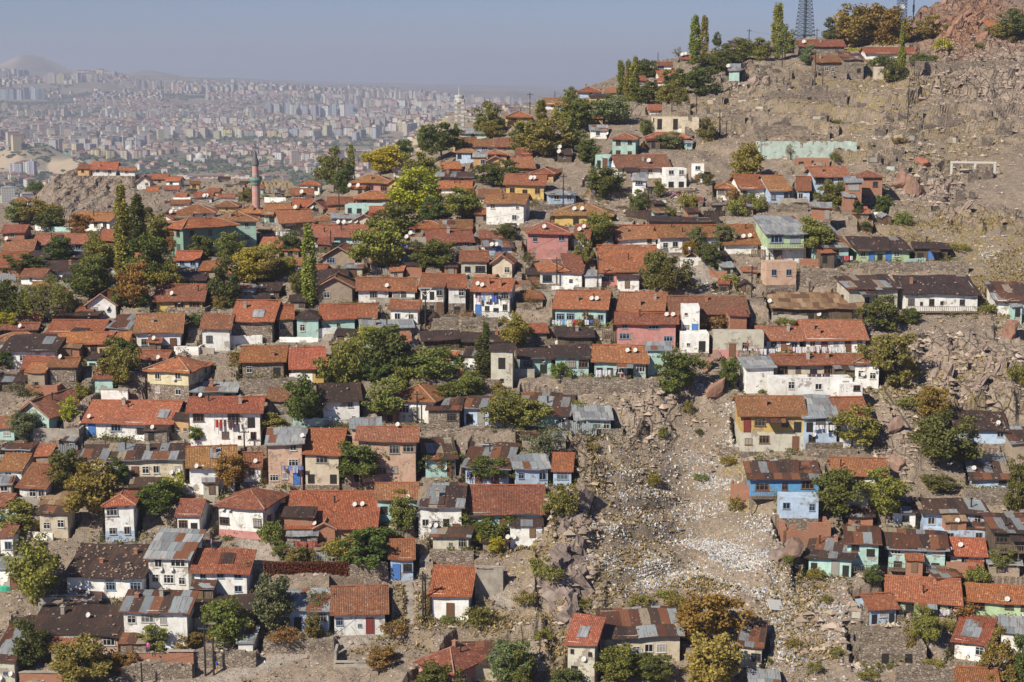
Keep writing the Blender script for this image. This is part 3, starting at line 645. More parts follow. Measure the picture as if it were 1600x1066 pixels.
# ------------------------------------------------------------------ trees
def rvec(n, rng):
    a = rng.normal(size=(n, 3)); return a / np.linalg.norm(a, axis=1, keepdims=True)
def leafquads(C, size, rng, flat=.0):
    n = len(C); a = rvec(n, rng); b = rvec(n, rng); b = b - (a * b).sum(1, keepdims=True) * a; b /= np.linalg.norm(b, axis=1, keepdims=True) + 1e-9
    s = (size * (.6 + .8 * rng.random(n)))[:, None]; a = a * s; b = b * s * .7
    V = np.stack([C - a, C + b, C + a, C - b], 1).reshape(-1, 3); return V, np.arange(4 * n).reshape(-1, 4)
def crown(kind, seed, n):
    rng = np.random.default_rng(seed); pts = []
    if kind == 'b':
        m = 60; d = rvec(m, rng); r = .4 + .6 * rng.random(m) ** .5; lob = .97 + .3 * np.sin(d[:, 0] * 3 + seed) + .26 * np.cos(d[:, 1] * 4 + seed * 2) * (d[:, 2] > -.5)
        c = d * (r * lob)[:, None] * .38; c[:, 2] = c[:, 2] * 1.02 + .5
        for k in range(m):
            q = n // m; rad = .085 + .085 * rng.random(); dd = rvec(q, rng) * (rad * rng.random((q, 1)) ** .45); dd[:, 2] *= .7; pts.append(c[k] + dd)
        sz = .024
    elif kind == 's':
        m = 44; d = rvec(m, rng); c = d * (.35 + .65 * rng.random((m, 1))) * .42; c[:, 2] += .5
        for k in range(m): q = n // m; dd = rvec(q, rng) * (.09 * rng.random((q, 1)) ** .6); pts.append(c[k] + dd)
        sz = .017
    elif kind == 'p':
        m = 60; z = rng.random(m) * .95 + .03; rr = (.5 * (np.sin(np.clip(z * 1.02, 0, 1) ** .7 * math.pi) ** .6) + .08) * (.7 + .3 * rng.random(m)); t = rng.random(m) * 6.28; c = np.stack([rr * .65 * np.cos(t), rr * .65 * np.sin(t), z], 1)
        for k in range(m): q = n // m; dd = rvec(q, rng) * (rng.random((q, 1)) ** .5); dd[:, :2] *= .22; dd[:, 2] *= .11; pts.append(c[k] + dd)
        sz = .02
    elif kind == 'u':
        m = 22; d = rvec(m, rng); d[:, 2] = np.abs(d[:, 2]) * .9; c = d * (.5 + .5 * rng.random((m, 1))) * .42; c[:, 2] += .12
        for k in range(m): q = n // m; pts.append(c[k] + rvec(q, rng) * (.15 * rng.random((q, 1)) ** .5) * np.array([1, 1, .8]))
        sz = .028
    elif kind == 'w':
        m = 50; t = rng.random(m) * 6.28; r = .12 + .34 * rng.random(m) ** .5; c = np.stack([r * np.cos(t), r * np.sin(t), .9 - .9 * r ** 2 * 2.2], 1)
        for k in range(m): q = n // m; dd = rng.normal(size=(q, 3)) * .035; dd[:, 2] -= rng.random(q) * .42; pts.append(c[k] + dd)
        sz = .016
    elif kind == 'c':
        m = 70; z = rng.random(m) ** 1.3; r = (1 - z) * .42 + .04; t = rng.random(m) * 6.28; c = np.stack([r * np.cos(t), r * np.sin(t), .08 + z * .9], 1)
        for k in range(m): q = n // m; pts.append(c[k] + rvec(q, rng) * (.075 * rng.random((q, 1)) ** .5))
        sz = .02
    C = np.concatenate(pts); V, Fq = leafquads(C, sz, rng)
    if kind == 'p': c4 = C.repeat(4, 0); V = c4 + (V - c4) * np.array([3.6, 3.6, .7])
    return np_mesh('crown', V, Fq, M['leaf']), c
def trunk(kind, seed, cl):
    r = random.Random(seed); b = MB()
    if kind == 'p': b.bar((0, 0, -.15), (0, 0, .5), .10, r2=.05, n=6); return b.mesh('trunk', M['bark'])
    if kind == 'u':
        for k in range(5): b.bar((0, 0, -.1), (r.uniform(-.25, .25), r.uniform(-.25, .25), .35), .02, r2=.008, n=4)
        return b.mesh('trunk', M['bark'])
    top = Vector((r.uniform(-.04, .04), r.uniform(-.04, .04), .26)); b.bar((0, 0, -.2), top, .035, r2=.025, n=7)
    for k in range(0, len(cl), 2 if kind == 's' else 4):
        e = Vector(cl[k]); mid = top.lerp(e, .5) + Vector((r.uniform(-.04, .04), r.uniform(-.04, .04), .03)); b.bar(top, mid, .016, r2=.01, n=4); b.bar(mid, e, .01, r2=.003, n=4)
        if kind == 's':
            for _ in range(5): b.bar(e, e + Vector((r.uniform(-.12, .12), r.uniform(-.12, .12), r.uniform(0, .14))), .004, r2=.001, n=3)
    return b.mesh('trunk', M['bark'])
CR = {}
for kind, ns, n in (('b', 6, 6600), ('s', 3, 1300), ('p', 3, 5400), ('u', 4, 1300), ('w', 1, 5000), ('c', 1, 4500)):
    CR[kind] = []
    for i in range(ns):
        me, cl = crown(kind, 11 * i + ord(kind), n); CR[kind].append((me, trunk(kind, i + 3, cl)))
TCOL = dict(d=(.125, .14, .042), m=(.2, .2, .058), y=(.38, .34, .05), l=(.25, .225, .065), g=(.19, .2, .1), o=(.28, .18, .06), a=(.38, .28, .075))
TNM = dict(d='dark green', m='mid green', y='yellow-green', l='olive green', g='grey-green', o='rusty brown', a='golden')
KN = dict(b=('broadleaf_tree', 'broadleaf tree', 'tree'), s=('sparse_tree', 'thin half-bare tree', 'tree'), p=('poplar_tree', 'slim poplar', 'tree'), u=('shrub', 'shrub', 'shrub'), w=('willow_tree', 'drooping willow', 'tree'), c=('conifer_tree', 'layered conifer', 'tree'))
TREES = []
def build_tree(u, vt, vb, w, kind, col, dy=0):
    r = random.Random(int(u * 3 + vb)); g = ground_at(u, vb); Y = g.y; s = scl(vb, Y); p = P(u, vb, Y); p.z = min(p.z, g.z + .6) if kind != 'u' else g.z
    h = (vb - vt) / s; wd = w / s
    t = empty(KN[kind][0], p, r.uniform(0, 6.28)); me, tr = CR[kind][r.randrange(len(CR[kind]))]
    ks = {'b': 1.32, 's': 1.15, 'p': 1.05, 'u': 1.25, 'w': 1.2, 'c': 1.15}[kind]
    hh = h * {'b': 1.1, 's': 1.0, 'p': 1.02, 'u': 1.6, 'w': 1.0, 'c': 1.0}[kind]
    if kind == 'p':
        sc = (wd * 1.15, wd * 1.15, hh * .98); tb = h * .06
    else: sc = (wd * ks, wd * ks, hh); tb = 0
    c = (.27, .265, .065) if kind == 'p' and col != 'd' else TCOL[col]; c = tuple(x * r.uniform(.88, 1.14) for x in c)
    tp = use('trunk', tr, t, (0, 0, 0), (wd * .9, wd * .9, hh)); use('crown', me, t, (0, 0, tb), sc, color=c)
    TREES.append(dict(root=t, u=u, v=(vt + vb) / 2, kind=kind, col=col))
HD = """
1018 1052 97 102 112 g t W
1026 1062 109 119 127 g t W
1134 1160 100 111 126 s z A
1025 1050 124 129 135 s t W
900 942 133 143 152 h t B | with a blue wall on the skyline
920 950 147 152 162 s m Y
945 968 139 145 152 s t M
1268 1290 112 116 120 s t M
867 890 157 165 174 h t B
846 878 153 162 170 g t W
1012 1052 165 172 180 s t W
1018 1092 183 184 211 n n C D=5 | roofless cream box
948 1002 202 217 249 h t A w=ww/ww yaw=-12 | pale turquoise with hipped roof
928 962 240 243 263 b n A w=odD D=4
1004 1080 206 215 232 h t Y w=w.w
1068 1083 215 223 233 s z A
958 1054 241 262 278 g t W w=wdww yaw=6
820 875 249 271 284 h t O yaw=-8
784 856 271 288 311 g t Y w=www yaw=-6
788 836 170 182 198 h t Y w=bw
770 830 215 228 238 g t M
798 842 244 262 274 g t M
920 951 195 203 216 s z W
870 896 232 240 253 s m D
708 748 233 238 255 h t B w=w.w | small pale blue with two windows
706 752 214 229 238 g t Y
738 802 217 228 237 g t B
716 765 199 208 220 s z A
756 798 230 241 253 h t O
737 762 243 245 264 s z O w=.w
758 792 244 252 265 f t O D=4
688 724 251 264 276 s t M
805 832 232 240 250 s t W
853 880 216 224 236 s t B
975 1000 258 268 284 s m M
15 47 306 314 323 h t W w=www
118 142 259 264 274 s t O
140 185 252 264 274 g t W
184 214 261 266 274 g t W
210 238 272 284 295 f t W w=.w
236 262 272 279 288 g t M
255 284 276 282 291 g t W
295 314 283 287 297 g t Y
254 282 290 296 305 g t C
272 293 302 307 318 g t K
266 298 312 319 331 g t W w=ws
300 334 300 308 316 g t W
288 306 296 300 308 s m Y
322 345 294 299 307 g t O
226 250 292 298 306 g t M
340 368 303 308 316 g t W
271 340 319 332 344 h t W w=.w
333 374 313 322 331 h t Y
360 412 320 331 342 h t K
266 302 332 339 352 g t A
240 274 333 342 354 f t W D=4
333 409 326 345 384 h t TL w=ww/ww yaw=8 | mint green with two storeys
264 382 340 357 400 h t T w=www/www yaw=44 | dark green corner
95 184 331 345 361 g t W w=d.ww yaw=-18
0 42 351 363 377 g t K
0 56 374 391 403 g t C
50 139 364 380 396 g t B w=wvvb rail=1 | with a pale blue balcony front
143 186 358 375 386 g t D
38 128 393 403 412 s m D
45 137 407 424 434 s m W
-14 34 394 418 432 g t K
25 74 421 434 444 g t W
166 184 415 425 444 f t A w=D
200 222 400 406 420 s t M
272 314 391 405 422 g t B w=ww
307 352 410 421 432 s t M
238 322 442 469 487 g t Y w=.vb p=24 | bright yellow with sagging roof
272 324 425 437 448 s m D
132 186 457 476 496 f t W w=ws D=6
118 148 480 488 498 s t W
-6 32 449 456 480 g z G w=ws band=B | lime with a blue base
66 158 487 495 504 s m D
69 165 498 518 530 g t C
163 207 490 512 526 s r M
204 291 488 519 550 g t W w=.db w=wod rail=0 lo=S lh=.3
87 204 517 533 556 g t O w=wdw.
0 62 503 514 526 g t D
-10 66 518 531 550 h t W
312 364 487 512 547 s t W w=w. | pale with one large window by the lane
358 432 466 500 535 g t S w=w..
428 466 475 498 527 g t S w=w.
367 402 443 456 468 s z L
464 503 282 289 304 h t W w=.ww
452 492 297 303 312 s t W
407 466 317 333 348 g t A w=o.
454 490 310 322 332 g t M
475 510 306 325 334 f t M
427 500 326 347 367 g t M w=b. yaw=14 p=23
485 528 330 345 358 h t Y w=bw
508 553 307 319 330 g t K
515 562 333 341 355 g z W
550 590 334 344 357 f t C
480 592 350 370 386 g t A w=woob.
543 616 272 285 306 h t P w=bwb ch=2
550 622 297 310 322 h t K
533 604 319 321 341 b n A w=wwsw D=5 | flat-topped pale turquoise
605 627 275 286 303 f t Y w=w
612 652 262 270 280 s m W
652 688 268 275 285 g t M
685 739 282 293 304 g t W
680 742 267 277 290 s r M
745 785 295 308 318 g t C
750 828 302 317 351 g t W w=w.s/.w yaw=-10 | tall white with long tiled roof
637 702 344 356 368 h t W w=www
685 740 344 357 366 g t W
662 747 358 378 394 g t M w=.w.w
748 786 360 372 382 s t M
752 806 373 385 398 s r B w=.D.
717 764 391 408 434 g t L w=wb
763 806 391 411 435 f t C w=.w D=5
398 443 370 390 401 g t M
493 520 372 382 395 s t D
497 562 384 402 419 f t M w=b. p=14
466 512 412 426 438 g t W
488 548 419 440 452 s m D
493 555 431 448 474 f t M w=w. | mud brown with a tiled gable and one blue window
536 570 410 418 431 g z C
605 634 412 423 434 g t M
632 662 411 414 430 s m K
692 718 413 416 431 s m K
553 614 432 452 473 g t W w=.b.
608 653 433 454 472 g t W w=dw.
650 700 426 448 490 g t W w=oow/ood rail=1 lo=S lh=.42
696 733 428 450 492 g t W w=.w/o rail=1 lo=S lh=.42
730 806 433 454 494 g t W w=w.wb/Dwow rail=1 | at the end of the timber balcony row, with laundry hung out
605 658 466 482 510 s t W w=ww yaw=-6 | slant-roofed white
460 502 479 497 528 h m A w=w. p=24 | turquoise with a black hipped roof
495 562 473 497 519 g t A w=.s.
556 592 473 495 518 g t A w=o.
450 480 465 470 484 s m M w=.w
400 440 440 454 466 s m D
448 478 402 414 428 s t W
395 425 458 468 482 s m M
852 907 284 304 318 h z B w=ww
983 1014 270 282 308 s z W w=b/. lo=W
1035 1078 255 264 293 b n W w=ww/oo D=4
1076 1104 256 258 284 b n W w=w/d D=4
1112 1154 270 293 312 h t W w=b.
1150 1202 272 294 313 g t W w=wo.
1195 1242 273 297 320 g t B w=b.w
1238 1273 275 297 318 g t B w=w.
1266 1330 260 276 310 g t B w=bwb/..w
1326 1386 260 277 324 h t K w=.w/w. yaw=-10 lo=S lh=.42 | tall brick
1316 1350 275 285 329 s z K w=v/o dy=-3
1316 1337 300 308 328 s z K w=. dy=-5
1263 1302 316 324 343 s z K w=..d dy=-6
860 962 310 336 352 h t Y w=.oob
820 893 338 364 404 h t P w=w.w/... yaw=4 | pink with a broad hipped roof
888 928 350 372 398 g t W w=..
960 1030 350 372 384 g t W w=..w
1026 1130 350 370 396 g t W w=wwd.sb
1126 1192 349 381 396 g t W w=.
1010 1126 344 350 356 s m M w=...
838 892 388 423 451 h t W w=b. yaw=3
878 914 395 415 436 s t W w=.
870 914 417 426 452 s t W w=.s.
911 944 424 431 452 s z W w=...
932 1032 380 424 448 g t P w=vdbw yaw=2
857 957 452 482 510 g t A w=bb.ow | turquoise with washing out in front
957 1046 455 484 505 g t K w=...
1044 1172 460 489 512 g t K w=.o.o.
957 1063 487 505 538 g t P w=w.b./b..b yaw=-2 | long pink with two windows and two white dishes
1060 1097 478 480 526 b n W w=s./vD D=4 dy=-1
1135 1172 484 493 526 s t K w=..
1108 1200 519 521 558 b n L w=.dw. D=3.5 band=P
1190 1264 335 366 410 s z G w=vb/.... lo=W lh=.5 rail=1 | lime and white with a zinc roof and people on its balcony
1190 1252 408 410 444 b n E w=ww D=3 dy=-4
1262 1338 345 386 409 s r A w=s.w.
1335 1428 368 391 408 s m G w=wDoDw.
1424 1487 378 388 407 s m D w=oDo
1316 1414 428 452 488 s r L w=.w.w p=13
1410 1532 428 459 486 s m W w=wsws.w. rail=1 p=13 | long white with a black sheet roof
1202 1354 455 481 499 s q D w=oooo.o
1551 1625 438 470 492 s r W w=.w.
1177 1258 508 531 549 g t W w=wwdw
1254 1358 497 529 550 g t W w=wdwdw
0 92 520 547 575 s m W w=.www
90 124 512 533 553 s m C w=w
116 176 517 536 558 g t O w=obo
30 84 556 577 588 g t K
36 78 564 580 614 g t M w=s
74 124 557 571 608 g t S w=w.w
145 180 583 591 612 s t A w=.
211 312 548 579 627 h t I w=ww/ww lo=S yaw=-14 | pale yellow and stone corner
208 266 546 560 575 g t M
295 373 594 610 624 s z L w=o.o
0 100 611 650 688 f t A w=.bw D=9 yaw=-22
-12 26 651 668 686 s t A
124 276 623 660 684 g t W w=D.v.od.
290 414 617 643 696 g t W w=b.vo/w.wsw | two-storey white with a tiled roof and shed
270 298 645 656 684 s m O w=ss
-8 40 707 735 750 g t W
15 86 722 760 784 g t W w=.ww yaw=-12
-10 22 738 756 775 s z L
0 52 690 705 716 s r M
53 82 694 714 724 s t M
122 168 692 718 738 s r W
164 292 689 716 752 s r C w=wwdww.w p=16 | cream with a porch gable and patched sheet roof
284 378 694 728 770 g t W w=...w patch=1
374 414 705 728 752 g t W
321 430 753 792 842 h t W w=b..b yaw=-18 lo=P lh=.2
157 218 758 788 846 h t W w=b./ww band=B | tall narrow white and blue
272 318 778 803 838 g t W w=bo
56 113 790 800 840 g r C w=ww fd=S
60 122 765 790 800 s q D
372 450 538 563 592 g t S w=w.o fd=S
445 517 540 575 598 g t Y w=o.w | ochre with a tiled roof
413 460 604 626 662 s t S
-20 20 770 790 812 g t W
493 574 596 626 664 g m W w=.w/o.s rail=1 | white two-storey with a dark sheet roof
583 697 587 626 660 h t W w=bbd. yaw=-16
663 724 618 640 670 s r S w=.b
716 804 617 638 665 s r B w=odo.
800 898 612 649 668 s r A w=.w.w
412 480 664 692 758 g z E w=.w/.b/bwD
470 537 666 708 756 g t C w=b/o.o
545 600 650 668 745 s z E w=w/w dy=3
555 656 663 686 752 g t E w=b.vb/wbw. | peach with a small balcony and grey awning
655 722 680 716 745 s r A w=..d
715 806 688 730 757 s r B w=wdwdb
444 592 762 822 850 g t O w=..o
583 657 751 778 815 g t A w=w.o
650 728 750 790 842 s r W w=wbod patch=1
718 854 753 800 833 g t A w=bod.b
721 752 545 556 584 s m W w=s
762 806 540 548 606 s m L w=o/s
806 868 543 560 584 g m A w=bo
862 926 537 558 586 g m A w=obv
920 1018 537 565 592 g t A w=oovob aw=z | turquoise with a veranda full of washing
1008 1050 538 546 585 s z A w=..
1060 1112 520 522 550 b n W w=so D=4
1158 1216 555 574 614 s z W w=../.
895 960 630 654 678 s z A w=..ww
798 864 708 731 760 s z B w=w.w
858 899 706 736 758 g t B w=b | pale blue at the ravine edge
1150 1262 615 648 704 g t Y w=Rb.wo/wb.d lo=L lh=.5 | ochre yellow over a stone base
1166 1286 716 748 775 s r BB w=bwb rail=1 p=14 | bright blue with a rusty roof
1212 1285 775 778 808 b n B w=w.w D=3 dy=-2
1204 1338 552 568 592 g t C w=bwobo
1198 1338 590 592 618 b n W w=.w.w.d D=3 dy=-3
1326 1383 546 567 606 h t W w=ww yaw=-8
1306 1352 598 600 618 b n W w=.w D=2.5 dy=-4
1250 1312 613 650 700 s z B w=obo/w.
1306 1366 617 655 700 g t W w=..
1488 1582 640 672 692 s u B w=.w.w
1576 1625 665 690 714 s r M w=.D
1510 1587 705 750 762 s r B w=..b
1295 1392 712 741 792 g t W w=ow./...
1436 1545 775 800 830 s r B w=w.bw
0 22 818 838 868 g t W
-10 36 867 888 922 s z W w=.d
94 232 845 900 934 s u W w=...v.b fd=C | pale, under a black roof speckled with stones
221 306 821 870 922 s z W w=wv/wbw p=16 | tall white with a grey zinc roof
296 394 853 892 932 s t W w=www/w.w patch=1
42 192 940 990 1020 s m E w=....b
186 302 918 953 1018 s r W w=wbw./bd. p=14
296 400 925 962 990 s m L
-14 28 955 1030 1068 s r L
368 400 975 1002 1028 s z W w=.
488 528 815 825 856 f t K w=s D=4
440 494 800 806 850 s m K w=oo
604 652 840 871 906 g t B w=Db | little pale blue with a blue shutter
650 692 792 806 838 s z W w=ww
668 740 832 838 866 s r L w=.sb
664 743 880 928 968 g t W w=.d. | white with an open black doorway beside the concrete wall
512 612 911 956 992 g t W w=b.sR. | with a dark red door
430 520 915 950 985 s z B w=oo.b
616 745 990 1046 1092 h t P w=bb yaw=-34 p=26
704 796 997 1034 1062 s r C w=w.w
874 942 956 1004 1068 s t L w=s.s/w. yaw=-14 patch=1
936 1072 944 993 1035 s r C w=..wwb. p=15 | cream under a patchwork rusty roof at the foot of the rubbish slope
1143 1202 965 1010 1044 s r C w=.b yaw=-10
1168 1222 1042 1068 1090 s z M
1224 1298 815 817 852 n n K D=4 | roofless red brick
1250 1346 832 872 902 s r A w=o.do yaw=-14
1312 1384 820 850 890 g r A w=wo/... rail=1 yaw=-10
1380 1487 824 858 890 s r A w=b.wb/o.o rail=1 yaw=-9 p=15
1444 1548 818 830 850 b n B w=.w.w D=3
1488 1552 796 824 846 s r B w=bb
1546 1625 796 830 886 s r D w=b.o/o.o rail=1
1476 1548 838 866 888 g t L
1540 1600 862 880 900 s z M
1456 1510 884 906 918 s r M yaw=12
1378 1512 900 940 962 g t G w=bo.ww aw=z yaw=-10
1348 1412 925 950 976 g t B yaw=10 w=obo
1508 1625 912 940 964 g t G yaw=-9 w=b.ww
1474 1560 958 1004 1034 s t W w=..w patch=2 yaw=-22 p=12
1556 1625 960 990 1020 s z W yaw=-12
1490 1568 1040 1072 1096 g t W
1338 1447 1008 1010 1040 n n S w=..o.o. D=5 | ruined stone with empty openings
1245 1323 62 72 86 g t S w=..w
1272 1320 87 97 120 g t S w=.ww. | stone with three small windows above the ruins
1316 1352 80 94 124 s r S w=.w
1350 1434 74 83 92 g t W w=....
1541 1562 33 42 52 g t S
1362 1384 103 105 124 b n C D=3 w=s
1188 1340 222 223 248 n n AF D=5 w=.... | roofless turquoise ruin
1238 1302 246 248 261 b n K w=os. D=3
1205 1325 142 144 165 n n S D=6 w=o.o.. | ruined stone with pale plaster patches
1140 1180 63 70 82 s r M
1180 1216 72 78 88 s m M
1088 1120 100 106 116 s m M
1062 1090 86 92 102 g t M
985 1012 120 126 138 s t M
880 912 168 176 188 s t M
915 945 176 184 196 s t Y
690 720 268 276 288 g t M
575 612 322 332 344 g t M
740 772 326 334 348 g t M
440 470 380 390 404 g t M
130 168 382 392 404 g t M
1100 1140 395 399 412 s m D
618 660 386 394 412 s t B
820 850 420 428 446 s m D
812 862 505 520 534 g t M
720 800 518 534 545 s m D
655 725 515 530 545 s m D
866 930 510 524 540 s m D
560 650 505 511 530 s z L
0 40 585 596 612 s m D
380 420 640 652 668 s m M
1390 1436 790 800 822 s m W
1400 1440 845 852 870 s r M
80 160 925 938 955 s r L
200 262 745 760 785 s r M
430 470 790 800 815 s m M
540 585 840 850 870 s m M
750 800 835 845 862 s m M
1320 1370 795 806 825 s m K
"""
TD = """
522 234 305 48 b m;549 230 275 11 p m;600 230 274 58 b y;535 262 306 30 b d;766 164 212 50 b m;660 192 226 14 p m;690 195 249 60 b d;630 220 249 26 b d;772 192 219 28 b m;660 240 286 45 b l;775 250 294 60 b d;712 196 223 9 p y;892 140 163 26 b m
970 98 158 13 p y;981 101 160 13 p y;991 96 162 15 p y;1007 95 126 36 b d;1060 72 93 22 s l;1085 33 106 17 p m;1100 29 96 13 p m;1119 54 75 15 b d;1110 80 121 50 b d;1090 105 150 50 b d;1135 75 111 45 b d;1060 110 150 40 b d;1015 130 166 50 b d;1050 128 172 46 b l
1065 142 178 26 b m;1165 65 96 45 b m;1190 65 96 35 b l;905 152 206 55 b m;885 165 206 42 b l;955 150 200 50 b g;845 158 193 17 p m;850 188 245 70 b l;815 190 241 42 b m;895 200 236 32 b m;916 218 256 40 b d;1043 206 233 36 b g;1010 187 213 20 b g;1103 190 223 32 b m;1167 222 286 50 b l
1214 10 86 18 p m;1226 45 93 32 b l;1300 35 72 34 b d;1345 12 74 74 b l;1375 12 76 60 b o;1400 25 76 54 b o;1325 25 72 42 b l;1448 30 66 40 b l;1471 60 86 28 u y;1380 85 108 45 u d;1440 84 105 50 u d;1400 95 134 32 b d;1408 45 131 11 p y;1391 108 129 22 u y;1585 22 66 56 b d;1565 35 70 40 b m;1261 75 106 24 b g;1337 68 85 28 u y
1389 252 271 22 s o;1304 243 261 18 u m;1234 222 248 20 s o;30 317 353 45 b g;65 314 353 52 b l;80 330 362 52 b d;125 333 366 38 b o;195 303 447 26 p m;216 313 400 24 p d;160 375 440 54 b m;150 362 420 34 b l;235 370 450 62 b d;255 395 456 52 b l;250 338 392 52 b l;276 355 396 34 b o;70 427 497 82 w m
140 410 472 62 b d;208 420 488 54 b o;222 465 488 30 u m;315 363 408 38 b d;355 365 411 46 b m;350 412 480 52 b d;385 385 442 54 b y;303 487 514 40 u d;8 440 500 44 b d;8 487 516 35 b y;42 395 426 50 b d;387 294 321 24 b m;55 285 309 30 u d;95 372 410 40 b d
643 272 336 84 b y;722 296 346 58 b m;680 314 346 44 b d;622 320 369 62 b m;590 348 427 72 b l;675 378 424 62 b d;418 390 442 54 b l;484 362 478 22 p m;453 360 402 30 b d;462 425 462 24 b d;545 487 596 68 b m;760 505 586 13 p d;808 490 546 48 b l;790 350 376 30 b d
600 512 592 72 b d;640 515 592 62 b m;672 540 594 72 b m;705 568 616 54 b d;735 580 621 42 b m;580 556 600 44 b d;945 262 306 54 b d;938 335 382 50 b m;913 372 422 30 b l;1022 395 458 40 b m;1045 405 462 56 b d;1085 355 396 27 b g;1131 347 390 29 b g;922 474 506 34 u o;1108 482 510 70 u o;1185 485 512 28 b g;1000 290 312 24 b m
1300 285 331 42 b m;1272 340 398 64 b l;1375 460 522 54 b d;1420 482 510 30 b d;1387 518 604 70 b m;1228 500 514 35 u m;190 538 610 50 b l;130 555 614 32 b l;5 545 576 32 b d;35 590 622 60 s g;110 627 667 36 b y;45 643 684 52 b g;100 690 752 58 b d;145 728 816 78 b l;187 720 756 36 b d;250 750 802 64 b d;362 706 757 50 b o;30 770 822 84 b l;165 672 702 60 u d;308 660 694 24 b m
372 548 579 24 b o;390 555 579 20 b y;225 740 753 30 u d;204 595 621 22 b d;477 590 672 62 b d;428 645 682 42 b l;603 598 657 62 b l;565 692 752 80 b d;652 702 734 38 b d;685 712 736 30 b o;708 700 728 36 b m;760 713 746 60 b d;797 724 749 32 b d;755 530 591 28 p d;785 610 672 54 b l;618 765 801 38 b m
1060 548 614 66 b d;1140 562 606 34 b d;818 618 670 64 b l;850 650 712 84 s g;877 760 816 44 b l;878 562 597 34 u m;1330 633 700 68 b l;1455 605 657 48 b o;1465 645 727 82 b d;1502 690 722 44 b d;1304 726 802 68 b d;1385 732 812 70 b l;1460 740 767 46 b d;1596 720 802 42 b d;1318 575 600 34 s l
62 845 942 78 b l;50 975 1042 54 b d;130 1000 1068 84 b l;183 1022 1050 42 b o;240 970 1012 52 b l;300 985 1012 42 b o;345 930 1010 62 b m;385 862 922 20 s l;430 900 987 62 b g;500 900 967 54 s g;490 958 1002 28 b m;445 988 1017 50 u o;575 820 882 80 b d;627 775 832 42 b m;715 790 828 52 b m;760 795 837 62 b d;750 825 848 40 b y
747 952 985 46 u m;775 840 864 27 b y;615 975 1000 42 u o;598 1012 1047 48 b o;690 1030 1088 58 b d;712 975 998 32 u m;441 845 870 24 b m;795 1000 1070 64 b g;815 1020 1080 50 b d;965 1010 1064 62 b m;1020 1022 1064 56 b d;1110 918 1002 88 b o;1113 995 1078 84 b a;885 1045 1082 54 b d;1068 930 975 50 b l;1561 855 890 34 b m
1530 865 914 42 b l;1363 888 915 31 b d;1558 968 1068 68 c l;1600 1000 1070 44 b d;1450 948 1014 38 b m;1426 930 985 30 u o;1500 920 952 60 u o;845 870 905 40 u l;1095 742 756 22 u m;1075 620 645 16 u m;1092 672 684 14 u d;1035 660 690 14 u l;925 690 706 26 u l;1020 740 765 24 u l;1137 710 728 26 u l;1150 770 800 22 u l;860 905 935 46 u l;905 925 945 40 u l
1000 935 952 40 u l;1040 930 948 36 u l;1230 890 905 18 u m;1275 880 905 26 u l;1290 935 950 20 u m;1310 1015 1030 30 u l;1355 1050 1064 34 u m;1270 1040 1055 30 u l;1240 995 1012 26 u l;1460 1040 1058 30 u l;1500 380 395 30 u l;1400 365 378 26 u l;1545 470 486 30 u l;1310 190 200 12 u m;1302 193 200 8 u d;1405 225 236 24 u l;1480 40 50 16 u l;1530 70 80 18 u l;1590 555 600 34 u m;1280 480 492 26 u m
700 960 975 20 u m;820 930 950 40 u l;770 1010 1030 34 u g;850 990 1010 30 u l;905 620 640 26 u l;930 650 670 30 u l;895 735 750 26 u l;1480 965 985 30 u l;1345 625 640 26 u l;1420 620 640 40 u l;1190 600 610 14 u m
"""
DISHES = "948 209,958 203,875 230,874 237,1066 85,1071 84,1129 103,1138 103,1062 205,1014 251,837 250,1256 65,88 334,94 333,42 357,54 358,11 373,153 455,168 481,82 487,140 494,269 458,281 472,375 438,382 438,360 416,268 331,234 521,241 528,32 509,320 306,324 306,547 290,560 290,648 271,654 272,697 312,701 310,529 347,538 347,548 346,557 346,471 362,412 382,421 382,472 300,462 324,488 324,636 370,642 364,756 387,769 382,776 382,747 443,754 445,605 446,607 455,409 448,830 278,835 278,898 326,910 326,851 354,906 358,913 354,1150 369,1162 369,1172 368,925 466,933 466,1042 491,1052 491,817 349,1251 491,1280 491,1232 536,1258 541,1265 541,1349 585,1346 595,1272 679,1522 731,95 557,248 558,273 592,314 617,316 594,239 667,308 728,317 730,269 738,280 736,349 795,359 796,622 663,473 680,555 788,567 787,638 776,696 731,871 535,850 563,981 547,993 547,882 652,127 914,138 927,252 890,269 890,139 961,245 958,18 1053,2 1060,492 817,672 821,682 821,794 839,885 1024,913 1030,804 839,1496 813,1501 851,1484 858,1574 936,1189 383,1203 470,735 480,1010 570,400 720,140 650,1320 655,1560 660"
